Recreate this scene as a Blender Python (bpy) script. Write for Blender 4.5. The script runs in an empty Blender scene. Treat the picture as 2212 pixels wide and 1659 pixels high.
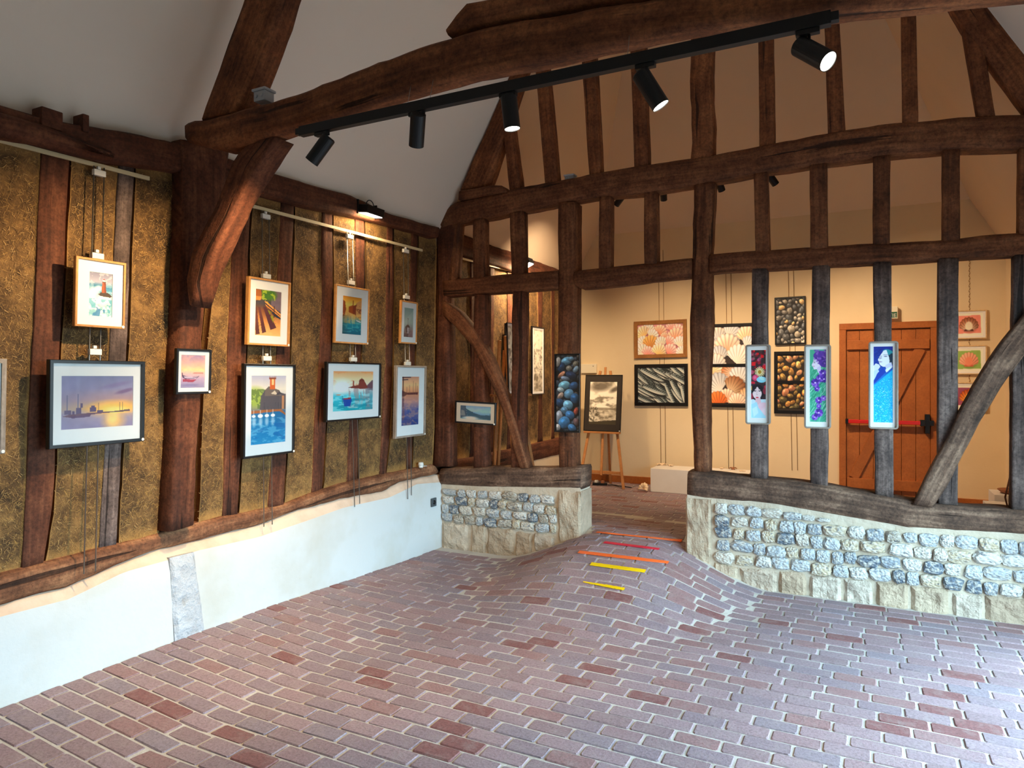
import bpy, bmesh, math, random
import numpy as np
from mathutils import Vector, noise as mnoise

scene = bpy.context.scene
COL = scene.collection
random.seed(7)

# ------------------------------------------------------------------ camera
W, HT = 2212, 1659
F = 1495.0            # focal length in pixels
HZ = 815.0            # horizon row
YAW = math.atan2(764.0, F)
SY, CY = math.sin(YAW), math.cos(YAW)
CAMX, CAMZ = 3.683, 1.65
cam_d = bpy.data.cameras.new("camera")
cam_d.sensor_width = 36.0
cam_d.lens = F / W * 36.0
cam_d.shift_y = (HZ - HT / 2) / W
cam_d.clip_start = 0.02
cam = bpy.data.objects.new("camera", cam_d)
cam.location = (CAMX, 0, CAMZ)
cam.rotation_euler = (math.pi / 2, 0, YAW)
COL.objects.link(cam)
scene.camera = cam

# ------------------------------------------------------------------ exposure
scene.view_settings.view_transform = 'Standard'
scene.view_settings.look = 'None'
scene.view_settings.gamma = 1.0
scene.view_settings.use_curve_mapping = False
scene.view_settings.exposure = 0.0
scene.cycles.use_denoising = True
scene.cycles.max_bounces = 6
scene.cycles.diffuse_bounces = 4
scene.cycles.glossy_bounces = 2
scene.cycles.transparent_max_bounces = 6
scene.cycles.use_adaptive_sampling = True
scene.cycles.adaptive_threshold = 0.06
scene.cycles.caustics_reflective = False
scene.cycles.caustics_refractive = False
scene.cycles.sample_clamp_indirect = 6.0

# ------------------------------------------------------------------ sky: overcast daylight that enters by the glazed opening of the wall beside the camera
SKY = 18.5
world = bpy.data.worlds.new("sky")
scene.world = world
world.use_nodes = True
wt = world.node_tree
wt.nodes.clear()
wo = wt.nodes.new("ShaderNodeOutputWorld")
wb = wt.nodes.new("ShaderNodeBackground")
wr = wt.nodes.new("ShaderNodeValToRGB")
wx = wt.nodes.new("ShaderNodeSeparateXYZ")
wc = wt.nodes.new("ShaderNodeTexCoord")
wt.links.new(wc.outputs["Generated"], wx.inputs[0])
wm = wt.nodes.new("ShaderNodeMapRange")
wm.inputs["From Min"].default_value = -1.0
wt.links.new(wx.outputs["Z"], wm.inputs["Value"])
wt.links.new(wm.outputs[0], wr.inputs[0])
wr.color_ramp.elements[0].position = 0.49
wr.color_ramp.elements[0].color = (0.045, 0.048, 0.045, 1)
wr.color_ramp.elements[1].position = 0.51
wr.color_ramp.elements[1].color = (0.53, 0.82, 1.0, 1)
wb.inputs["Strength"].default_value = SKY
wt.links.new(wr.outputs[0], wb.inputs["Color"])
wt.links.new(wb.outputs[0], wo.inputs[0])

WIN = (0.9, 5.2, 0.05, 2.4)     # opening in the wall beside the camera: y0, y1, z0, z1
XR = 5.06                         # that wall
pl = bpy.data.lights.new("window_portal", 'AREA')
pl.shape = 'RECTANGLE'
pl.size, pl.size_y = WIN[3] - WIN[2], WIN[1] - WIN[0]
pl.cycles.is_portal = True
po = bpy.data.objects.new("window_portal", pl)
po.location = (XR + 0.12, (WIN[0] + WIN[1]) / 2, (WIN[2] + WIN[3]) / 2)
po.rotation_euler = (0, math.pi / 2, 0)
COL.objects.link(po)

# lamp strengths (each lamp's own light is made in its builder)
P_SPOT_LEFT, P_SPOT_RIGHT, P_FLOOD, P_SPOT_FAR, P_FLOOD_FAR = 175, 50, 10, 225, 40
WARM = (1.0, 0.70, 0.38)
WARM2 = (1.0, 0.71, 0.44)

# ------------------------------------------------------------------ helpers: pixel of the photo -> point on a real plane
def ray(px, py):
    u, v = (px - W / 2) / F, (HZ - py) / F
    return Vector((-SY + CY * u, CY + SY * u, v))
CAM = Vector((CAMX, 0, CAMZ))
def onX(px, py, x):
    d = ray(px, py); return CAM + d * ((x - CAMX) / d.x)
def onY(px, py, y):
    d = ray(px, py); return CAM + d * (y / d.y)
def onZ(px, py, z):
    d = ray(px, py); return CAM + d * ((z - CAMZ) / d.z)
def proj(p):
    r = Vector(p) - CAM
    t = -SY * r.x + CY * r.y
    return (W / 2 + F * (CY * r.x + SY * r.y) / max(t, 1e-3), HZ - F * r.z / max(t, 1e-3), t)

YP = 5.707      # front of the partition
YT = 2.72       # front of the roof truss
YF = 9.3        # far wall
XC = -0.075     # face of the cob panels of the long wall
def sstep(t):
    t = min(1, max(0, t)); return t * t * (3 - 2 * t)
def H(x, y):
    """height of the brick floor: flat, with a ramp up to the doorway and the raised floor beyond"""
    dx = max(0, 1.72 - x) / 1.05 if x < 1.9 else max(0, x - 2.05) / 1.0
    r = math.hypot(dx, max(0, YP - .05 - y) / 1.75)
    h = 0.30 * (1 - sstep(r))
    if y > YP:
        b = sstep((y - YP) / .3); return h * (1 - b) + b * (0.30 - 0.115 * sstep((y - YP - .12) / 1.3))
    return h + 0.07 * max(0, 1 - x / 0.9) * (1 - sstep((y - 3) / 2.5))
def onFloor(px, py):
    d = ray(px, py); t = 2.0
    while t < 14:
        p = CAM + d * t
        if p.z <= H(p.x, p.y): break
        t += .004
    return p

# ------------------------------------------------------------------ helpers: objects
def link(name, data, parent=None, loc=None, rot=None):
    o = bpy.data.objects.new(name, data)
    COL.objects.link(o)
    if parent is not None: o.parent = parent
    if loc is not None: o.location = loc
    if rot is not None: o.rotation_euler = rot
    return o
def mesh(name, verts, faces, mat=None, smooth=False):
    m = bpy.data.meshes.new(name)
    m.from_pydata([tuple(v) for v in verts], [], faces)
    if mat: m.materials.append(mat)
    if smooth: m.polygons.foreach_set("use_smooth", [True] * len(m.polygons))
    m.update()
    return m
def bmobj(name, bm, mat, parent=None, smooth=False, loc=None, rot=None):
    bmesh.ops.recalc_face_normals(bm, faces=bm.faces)
    m = bpy.data.meshes.new(name)
    bm.to_mesh(m); bm.free()
    if mat: m.materials.append(mat)
    if smooth: m.polygons.foreach_set("use_smooth", [True] * len(m.polygons))
    return link(name, m, parent, loc, rot)
def tag(o, label, cat, group=None):
    o["label"] = label; o["category"] = cat
    if group: o["group"] = group
    return o
def empty(name, loc=(0, 0, 0), rot=(0, 0, 0), parent=None):
    o = link(name, None, parent, loc, rot); o.empty_display_size = 0.05
    return o
def structure(o):
    o["kind"] = "structure"; return o
def box(bm, x0, x1, y0, y1, z0, z1, bev=0.0):
    r = bmesh.ops.create_cube(bm, size=1.0)
    for v in r["verts"]:
        v.co = Vector((x0 + (v.co.x + .5) * (x1 - x0), y0 + (v.co.y + .5) * (y1 - y0), z0 + (v.co.z + .5) * (z1 - z0)))
    if bev > 0:
        es = {e for v in r["verts"] for e in v.link_edges}
        bmesh.ops.bevel(bm, geom=list(es), offset=bev, segments=2, affect='EDGES', profile=0.6)
def boxobj(name, x0, x1, y0, y1, z0, z1, mat, parent=None, bev=0.003):
    bm = bmesh.new(); box(bm, x0, x1, y0, y1, z0, z1, bev)
    return bmobj(name, bm, mat, parent)
def tube(bm, a, b, r0, r1=None, n=8, caps=True):
    a, b = Vector(a), Vector(b)
    r1 = r0 if r1 is None else r1
    d = (b - a).normalized()
    s = d.cross(Vector((0, 0, 1)) if abs(d.z) < .95 else Vector((1, 0, 0))).normalized()
    t = d.cross(s)
    R = []
    for p, r in ((a, r0), (b, r1)):
        R.append([bm.verts.new(p + (s * math.cos(k * 2 * math.pi / n) + t * math.sin(k * 2 * math.pi / n)) * r) for k in range(n)])
    for k in range(n):
        bm.faces.new((R[0][k], R[0][(k + 1) % n], R[1][(k + 1) % n], R[1][k]))
    if caps:
        bm.faces.new(R[0]); bm.faces.new(R[1])
def tubes(name, segs, r, mat, parent=None, n=8, smooth=True):
    bm = bmesh.new()
    for a, b in segs: tube(bm, a, b, r, n=n)
    return bmobj(name, bm, mat, parent, smooth)
def bar(bm, a, b, w, d, up=Vector((0, 1, 0))):
    """square bar from a to b; d along 'up', w across"""
    a, b = Vector(a), Vector(b)
    ax = (b - a).normalized(); s = ax.cross(up).normalized(); t = s.cross(ax)
    V = [bm.verts.new(p + s * (w / 2) * i + t * (d / 2) * j) for p in (a, b) for i, j in ((-1, -1), (1, -1), (1, 1), (-1, 1))]
    for f in ((0, 1, 2, 3), (7, 6, 5, 4), (0, 4, 5, 1), (1, 5, 6, 2), (2, 6, 7, 3), (3, 7, 4, 0)):
        bm.faces.new([V[i] for i in f])
def barobj(name, a, b, w, d, mat, parent, up=Vector((0, 1, 0))):
    bm = bmesh.new(); bar(bm, a, b, w, d, up)
    bmesh.ops.bevel(bm, geom=bm.edges[:], offset=min(w, d) * .12, segments=1, affect='EDGES')
    return bmobj(name, bm, mat, parent)
def nz(p, s=1.0, o=0.0):
    return mnoise.noise(Vector((p[0] * s + o, p[1] * s - o * .7, p[2] * s + o * 1.3)))

def resample(pts, n):
    P = [Vector(p) for p in pts]
    L = [0]
    for a, b in zip(P, P[1:]): L.append(L[-1] + (b - a).length)
    out = []
    for k in range(n):
        s = L[-1] * k / (n - 1); i = 0
        while i < len(L) - 2 and L[i + 1] < s: i += 1
        t = (s - L[i]) / max(1e-9, L[i + 1] - L[i])
        out.append(P[i].lerp(P[i + 1], t))
    return out
_seed = [0]
def timber(name, parent, A, B, dep, mat, amp=0.008, step=0.07, bev=0.014, taper=None):
    """old hewn timber between two edge lines A, B of its front face; dep = vector to its back"""
    _seed[0] += 1; so = _seed[0] * 13.7
    dep = Vector(dep)
    La = max(sum((Vector(a) - Vector(b)).length for a, b in zip(A, A[1:])), sum((Vector(a) - Vector(b)).length for a, b in zip(B, B[1:])))
    n = max(4, int(La / step) + 1)
    A, B = resample(A, n), resample(B, n)
    verts, faces, uvs = [], [], []
    # ring fractions (s across the face, d into depth) with worn corners
    ring = []
    m = 3
    for k in range(m): ring.append((k / m, 0))
    for k in range(2): ring.append((1, k / 2))
    for k in range(m): ring.append((1 - k / m, 1))
    for k in range(2): ring.append((0, 1 - k / 2))
    full = []
    for (s, d) in ring:
        if (s in (0, 1)) and (d in (0, 1)): full += [("c", s, d)]
        else: full += [("p", s, d)]
    pts = []
    for i, (k, s, d) in enumerate(full):
        if k == "p": pts.append((s, d, 0, 0))
        else:
            # two points per corner
            prv, nxt = full[i - 1], full[(i + 1) % len(full)]
            for q in (prv, nxt):
                pts.append((s, d, (q[1] - s), (q[2] - d)))
    nr = len(pts); u = 0
    for i in range(n):
        a, b = A[i], B[i]
        wv = b - a; wl = wv.length; dl = dep.length
        if i: u += ((a + b) / 2 - (A[i - 1] + B[i - 1]) / 2).length
        per = 0; last = None
        for (s, d, ds, dd) in pts:
            bs = bev / max(wl, .02) * (1 if ds > 0 else -1 if ds < 0 else 0)
            bd = bev / max(dl, .02) * (1 if dd > 0 else -1 if dd < 0 else 0)
            s2, d2 = s + bs, d + bd
            p = a + wv * s2 + dep * d2
            q = p.copy()
            nn = nz(q, 2.2, so) * 1.1 + nz(q, 7, so + 5) * .6 + nz(q, 22, so + 9) * .25
            cdir = (wv.normalized() * (s2 - .5) * 2 + dep.normalized() * (d2 - .5) * 2)
            if cdir.length > 0: cdir.normalize()
            p = p + cdir * (nn * amp)
            verts.append(p)
            if last is not None: per += (p - last).length
            last = p
            uvs.append((u, per))
    for i in range(n - 1):
        for k in range(nr):
            k2 = (k + 1) % nr
            faces.append((i * nr + k, i * nr + k2, (i + 1) * nr + k2, (i + 1) * nr + k))
    faces.append(tuple(range(nr - 1, -1, -1)))
    faces.append(tuple((n - 1) * nr + k for k in range(nr)))
    me = mesh(name, verts, faces, mat, True)
    uvl = me.uv_layers.new(name="UVMap")
    for pl_ in me.polygons:
        vs = list(pl_.vertices)
        for li, vi in zip(pl_.loop_indices, vs):
            uu, vv = uvs[vi]
            if len(vs) == 4 and vi % nr == 0 and any(x % nr == nr - 1 for x in vs): vv = uvs[vi + nr - 1][1] + .03
            if len(vs) > 4: uu, vv = verts[vi].y * 1.0 + verts[vi].x, verts[vi].z
            uvl.data[li].uv = (uu, vv)
    bm = bmesh.new(); bm.from_mesh(me); bmesh.ops.recalc_face_normals(bm, faces=bm.faces); bm.to_mesh(me); bm.free()
    return link(name, me, parent)
def pY(l, y): return [onY(a, b, y) for a, b in l]
def pX(l, x): return [onX(a, b, x) for a, b in l]

# ------------------------------------------------------------------ materials
def c(r, g, b, a=1.0):
    f = lambda v: (v / 255 / 12.92) if v / 255 <= 0.04045 else ((v / 255 + 0.055) / 1.055) ** 2.4
    return (f(r), f(g), f(b), a)
class G:
    def __init__(s, name):
        s.m = bpy.data.materials.new(name); s.m.use_nodes = True
        s.t = s.m.node_tree; s.t.nodes.clear()
        s.out = s.t.nodes.new("ShaderNodeOutputMaterial")
        s.b = s.t.nodes.new("ShaderNodeBsdfPrincipled")
        s.t.links.new(s.b.outputs[0], s.out.inputs[0])
    def set(s, sock, v):
        if isinstance(v, bpy.types.NodeSocket): s.t.links.new(v, sock)
        else: sock.default_value = v
    def n(s, typ, ins=None, **pr):
        nd = s.t.nodes.new("ShaderNode" + typ)
        for k, v in pr.items(): setattr(nd, k, v)
        for k, v in (ins or {}).items(): s.set(nd.inputs[k], v)
        return nd
    def p(s, **kw):
        for k, v in kw.items(): s.set(s.b.inputs[k.replace("_", " ")], v)
        return s
    def ramp(s, fac, stops, interp='LINEAR'):
        nd = s.t.nodes.new("ShaderNodeValToRGB"); e = nd.color_ramp.elements
        nd.color_ramp.interpolation = interp
        while len(e) < len(stops): e.new(0.5)
        for el, (po_, co) in zip(e, stops): el.position = po_; el.color = co if len(co) == 4 else (*co, 1)
        s.set(nd.inputs[0], fac); return nd.outputs[0]
    def math(s, op, a, b=0.0):
        nd = s.n("Math", operation=op); s.set(nd.inputs[0], a); s.set(nd.inputs[1], b); return nd.outputs[0]
    def mix(s, f, a, b, bt='MIX'):
        nd = s.n("MixRGB", blend_type=bt); s.set(nd.inputs[0], f); s.set(nd.inputs[1], a); s.set(nd.inputs[2], b); return nd.outputs[0]
    def noise(s, vec, scale, detail=4.0, rough=.55):
        return s.n("TexNoise", {"Vector": vec, "Scale": scale, "Detail": detail, "Roughness": rough}).outputs["Fac"]
    def bump(s, h, st=.3, d=.01):
        s.set(s.b.inputs["Normal"], s.n("Bump", {"Height": h, "Strength": st, "Distance": d}).outputs[0])
    def obj(s): return s.n("TexCoord").outputs["Object"]
    def geo(s): return s.n("NewGeometry").outputs["Position"]
    def rnd(s): return s.n("ObjectInfo").outputs["Random"]
BLK = (0, 0, 0, 1); WHT = (1, 1, 1, 1)

def plain(name, col, rough=.6, metal=0.0, **kw):
    g = G(name); g.p(Base_Color=col, Roughness=rough, Metallic=metal, **kw)
    return g.m
def wood(name, dark, mid, light, rough=.8, bump=.5, gs=1.0, crack=1.0):
    g = G(name)
    uv = g.n("TexCoord").outputs["UV"]
    sp = g.n("SeparateXYZ", {0: uv}); r = g.rnd()
    ro = g.math('MULTIPLY', r, 57.0)
    v1 = g.n("CombineXYZ", {0: g.math('ADD', g.math('MULTIPLY', sp.outputs[0], 1.6 * gs), ro), 1: g.math('MULTIPLY', sp.outputs[1], 26 * gs), 2: ro}).outputs[0]
    f1 = g.noise(v1, 1.0, 4, .62)
    v2 = g.n("CombineXYZ", {0: g.math('ADD', g.math('MULTIPLY', sp.outputs[0], .7), ro), 1: g.math('MULTIPLY', sp.outputs[1], 14), 2: ro}).outputs[0]
    f2 = g.noise(v2, 1.0, 3, .5)
    po_ = g.n("VectorMath", {0: g.geo(), 1: (3.1, 3.1, 3.1)}, operation='MULTIPLY').outputs[0]
    f3 = g.noise(po_, 1.6, 3, .6)
    fac = g.math('ADD', g.math('MULTIPLY', f1, .55), g.math('MULTIPLY', f3, .5))
    col = g.ramp(fac, [(.34, dark), (.52, mid), (.70, light)])
    ck = g.ramp(f2, [(.318, WHT), (.345, BLK)])
    col = g.mix(g.math('MULTIPLY', ck, .8 * crack), col, tuple(x * .25 for x in dark[:3]) + (1,))
    f4 = g.noise(g.geo(), 48, 4, .72)
    col = g.mix(.75 if crack else .25, col, g.ramp(f4, [(.30, (.35, .34, .34, 1)), (.5, (.95, .95, .95, 1)), (.70, (1.5, 1.48, 1.45, 1))]), 'MULTIPLY')
    g.p(Base_Color=col, Roughness=rough)
    g.set(g.b.inputs["Specular IOR Level"], .3)
    h = g.math('ADD', g.math('MULTIPLY', f1, .6), g.math('ADD', g.math('MULTIPLY', f4, .55), g.math('MULTIPLY', ck, -1.2 * crack)))
    g.bump(h, bump, .012)
    return g.m
M = {}
M["oak_red"] = wood("oak_red", c(52, 28, 18), c(88, 49, 32), c(122, 75, 51))
M["oak_truss"] = wood("oak_truss", c(66, 36, 21), c(114, 66, 39), c(150, 95, 59))
M["oak_dark"] = wood("oak_dark", c(48, 38, 36), c(92, 77, 72), c(136, 117, 109), bump=.8)
M["oak_mid"] = wood("oak_mid", c(60, 35, 21), c(106, 63, 39), c(142, 94, 62))
M["oak_sill"] = wood("oak_sill", c(50, 37, 30), c(98, 74, 60), c(152, 122, 101), bump=.9)
M["oak_left_sill"] = wood("oak_left_sill", c(74, 44, 28), c(124, 80, 54), c(172, 124, 88), bump=.8)
M["pine"] = wood("pine", c(168, 110, 62), c(190, 128, 76), c(206, 146, 92), rough=.5, bump=.1, crack=0)
M["door_wood"] = wood("door_wood", c(150, 84, 38), c(170, 98, 46), c(186, 112, 56), rough=.5, bump=.12, crack=0)

def cob():
    g = G("cob"); o = g.geo()
    a = g.noise(o, 4.5, 4, .7); b = g.noise(o, 22, 4, .7); d = g.noise(o, 120, 2, .6)
    f = g.math('ADD', g.math('MULTIPLY', a, .75), g.math('MULTIPLY', b, .32))
    col = g.ramp(f, [(.38, c(50, 34, 16)), (.52, c(92, 66, 35)), (.68, c(140, 105, 60))])
    # short chopped fibres
    for k, (ang, sc, st) in enumerate(((.5, 150, 9), (2.1, 170, 10), (1.2, 140, 8), (2.8, 160, 9))):
        ca, sa = math.cos(ang), math.sin(ang)
        u = g.n("VectorMath", {0: o, 1: (0, ca, sa)}, operation='DOT_PRODUCT').outputs["Value"]
        w = g.n("VectorMath", {0: o, 1: (0, -sa, ca)}, operation='DOT_PRODUCT').outputs["Value"]
        v = g.n("CombineXYZ", {0: g.math('MULTIPLY', u, sc / st), 1: g.math('MULTIPLY', w, sc * 1.6), 2: k * 7.0}).outputs[0]
        fb = g.noise(v, 1.0, 1, .4)
        col = g.mix(g.ramp(fb, [(.66, BLK), (.72, (.55, .55, .55, 1))]), col, c(186, 146, 78))
    e = g.n("Attribute", attribute_name="edge").outputs["Fac"]
    col = g.mix(g.math('MULTIPLY', e, .75), col, c(168, 128, 70))
    g.p(Base_Color=col, Roughness=.9)
    g.bump(g.math('ADD', g.math('MULTIPLY', b, .6), g.math('MULTIPLY', d, .4)), .6, .02)
    return g.m
M["cob"] = cob()
def straw():
    g = G("straw"); r = g.n("Attribute", attribute_name="rnd").outputs["Fac"]
    g.p(Base_Color=g.ramp(r, [(0, c(104, 76, 36)), (.5, c(150, 114, 60)), (1, c(190, 154, 94))]), Roughness=.6)
    return g.m
M["straw"] = straw()
def plaster(name, base, stain, spots=.25, bump=.25, sc=1.6):
    g = G(name); o = g.geo()
    a = g.noise(o, sc, 4, .6); b = g.noise(o, 30, 3, .6)
    col = g.mix(g.ramp(a, [(.45, BLK), (.75, (spots,) * 3 + (1,))]), base, stain)
    col = g.mix(g.ramp(g.noise(o, 9, 3), [(.7, BLK), (.78, (spots * .8,) * 3 + (1,))]), col, stain)
    g.p(Base_Color=col, Roughness=.9)
    g.bump(g.math('ADD', g.math('MULTIPLY', a, .7), g.math('MULTIPLY', b, .3)), bump, .03)
    return g.m
M["lime"] = plaster("lime", c(204, 205, 203), c(182, 174, 154), .6)
M["ledge"] = plaster("ledge", c(224, 196, 172), c(190, 160, 136), .6, .4, 6)  # peach colour carries the warm light falling on the plinth's sloping top
M["ceiling"] = plaster("ceiling", c(243, 231, 217), c(230, 218, 204), .3, .06, .8)
M["cream"] = plaster("cream", c(236, 214, 174), c(222, 196, 152), .4, .12, 1.3)
M["cream_roof"] = plaster("cream_roof", c(232, 210, 182), c(220, 196, 166), .3, .06, .8)
M["cream_low"] = plaster("cream_low", c(236, 214, 176), c(214, 186, 146), .4, .12, 1.3)
M["mortar"] = plaster("mortar", c(202, 187, 166), c(178, 160, 136), .7, .7, 7)
M["room_wall"] = plaster("room_wall", c(214, 208, 196), c(190, 184, 172), .3)
def flint():
    g = G("flint"); o = g.obj(); r = g.rnd()
    base = g.ramp(r, [(0, c(214, 210, 202)), (.16, c(180, 186, 190)), (.32, c(150, 158, 166)), (.44, c(208, 198, 182)), (.56, c(98, 110, 124)), (.66, c(202, 184, 154)), (.78, c(186, 192, 196)), (.90, c(168, 156, 138))], 'CONSTANT')
    v = g.n("VectorMath", {0: o, 1: g.n("CombineXYZ", {0: g.math('MULTIPLY', r, 90), 1: g.math('MULTIPLY', r, 31)}).outputs[0]}, operation='ADD').outputs[0]
    a = g.noise(v, 1.6, 6, .7); b = g.n("TexVoronoi", {"Vector": v, "Scale": 3.2}, feature='F1').outputs["Distance"]
    col = g.mix(g.ramp(a, [(.46, BLK), (.60, (.85, .85, .85, 1))]), base, c(216, 210, 198))
    col = g.mix(g.ramp(g.noise(v, 2.6, 4), [(.56, BLK), (.66, (.75, .75, .75, 1))]), col, c(80, 92, 108))
    g.p(Base_Color=col, Roughness=.45)
    g.bump(g.math('ADD', a, g.math('MULTIPLY', b, -.9)), .55, .03)
    return g.m
M["flint"] = flint()
def limestone():
    g = G("limestone"); o = g.geo(); r = g.rnd()
    base = g.ramp(r, [(0, c(212, 192, 168)), (.35, c(218, 206, 192)), (.65, c(196, 172, 146)), (1, c(208, 188, 164))])
    a = g.noise(o, 8, 7, .7); b = g.noise(o, 40, 4, .6)
    col = g.mix(.8, base, g.ramp(a, [(.3, (.60, .57, .52, 1)), (.7, (1.12, 1.11, 1.09, 1))]), 'MULTIPLY')
    g.p(Base_Color=col, Roughness=.9)
    g.bump(g.math('ADD', g.math('MULTIPLY', a, .9), g.math('MULTIPLY', b, .35)), .9, .05)
    return g.m
M["limestone"] = limestone()
def pale_stone():
    g = G("pale_stone"); o = g.geo()
    a = g.noise(o, 7, 6, .7); b = g.noise(o, 14, 5, .6)
    col = g.ramp(a, [(.32, c(158, 146, 132)), (.46, c(184, 184, 186)), (.66, c(200, 202, 206))])
    g.p(Base_Color=col, Roughness=.85); g.bump(g.math('ADD', a, b), .7, .03)
    return g.m
M["pale_stone"] = pale_stone()
def brickmat(name, src):
    g = G(name); o = g.geo()
    r = g.rnd() if src == "obj" else g.n("Attribute", attribute_name="rnd").outputs["Fac"]
    base = g.ramp(r, [(0, c(136, 114, 118)), (.16, c(144, 123, 128)), (.32, c(135, 117, 124)), (.48, c(147, 124, 129)), (.64, c(140, 108, 108)), (.74, c(134, 120, 128)), (.84, c(141, 116, 120)), (.94, c(124, 82, 81))], 'CONSTANT')
    a = g.noise(o, 11, 4, .75); b = g.noise(o, 75, 4, .75)
    col = g.mix(.9, base, g.ramp(b, [(.28, (.58, .56, .56, 1)), (.5, WHT), (.74, (1.34, 1.34, 1.36, 1))]), 'MULTIPLY')
    col = g.mix(g.ramp(a, [(.48, BLK), (.72, (.42, .42, .42, 1))]), col, c(158, 144, 140))
    g.p(Base_Color=col, Roughness=g.ramp(a, [(.3, (.62,) * 3), (.7, (.82,) * 3)]))
    g.bump(b, .5, .006)
    return g.m
M["brick"] = brickmat("brick", "obj"); M["brick_far"] = brickmat("brick_far", "attr")
M["grout"] = plaster("grout", c(190, 184, 176), c(168, 160, 150), .7, .6, 5)

def printmat():
    g = G("painted_print"); g.p(Base_Color=g.n("Attribute", attribute_name="Col").outputs["Color"], Roughness=.55)
    return g.m
M["print"] = printmat()
M["paper"] = plain("mat_board", c(248, 247, 243), .8)
M["black_frame"] = plain("black_frame", c(18, 18, 20), .35)
M["black_mat"] = plain("black_mat", c(44, 36, 30), .6)
M["pale_frame"] = wood("pale_frame", c(214, 178, 128), c(226, 194, 146), c(236, 206, 160), rough=.5, bump=.05, gs=3, crack=0)
M["oak_frame"] = wood("oak_frame", c(176, 118, 62), c(198, 140, 80), c(214, 160, 98), rough=.45, bump=.08, gs=3, crack=0)
M["grey_frame"] = wood("grey_frame", c(120, 108, 98), c(150, 138, 126), c(172, 160, 148), rough=.6, bump=.15, gs=3, crack=0)
M["brown_frame"] = wood("brown_frame", c(132, 86, 40), c(158, 106, 54), c(176, 122, 66), rough=.6, bump=.15, gs=2, crack=0)
def glass():
    g = G("picture_glass"); g.t.nodes.remove(g.b)
    t = g.n("BsdfTransparent"); s = g.n("BsdfGlossy", {"Roughness": .03})
    fr = g.n("Fresnel", {"IOR": 1.45})
    mx = g.n("MixShader", {0: g.math('MULTIPLY', fr.outputs[0], .8), 1: t.outputs[0], 2: s.outputs[0]})
    g.t.links.new(mx.outputs[0], g.out.inputs[0]); return g.m
M["glass"] = glass()
M["black_metal"] = plain("black_metal", c(20, 20, 22), .45, .3)
M["steel"] = plain("steel_rod", c(150, 148, 142), .3, .9)
M["wire"] = plain("brass_wire", c(150, 108, 62), .5, .5)
M["white_plastic"] = plain("white_plastic", c(232, 230, 222), .4)
M["grey_plastic"] = plain("grey_plastic", c(168, 172, 178), .5)
M["dark_plastic"] = plain("dark_plastic", c(72, 78, 82), .5)
M["rail"] = plain("rail_paint", c(222, 206, 164), .45)
M["white_paint"] = plaster("white_paint", c(226, 220, 212), c(206, 198, 188), .3, .1, 3)
M["red_bar"] = plain("red_bar", c(206, 30, 22), .35)
M["shell"] = plain("shell", c(232, 204, 168), .5)
M["shell_brown"] = plain("shell_brown", c(150, 92, 58), .5)
M["green_sign"] = plain("green_sign", c(26, 92, 58), .5)
M["lamp_cream"] = plain("sign_cream", c(236, 226, 200), .5)
def emit(name, col, st):
    g = G(name); g.p(Base_Color=(1, 1, 1, 1), Emission_Color=col, Emission_Strength=st); return g.m
M["lens"] = emit("lamp_lens", (1.0, .93, .80, 1), 14.0)
for nm, co in (("orange", c(244, 108, 48)), ("red", c(206, 30, 62)), ("yellow", c(240, 200, 10))):
    M["tape_" + nm] = plain("tape_" + nm, co, .4)

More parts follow.
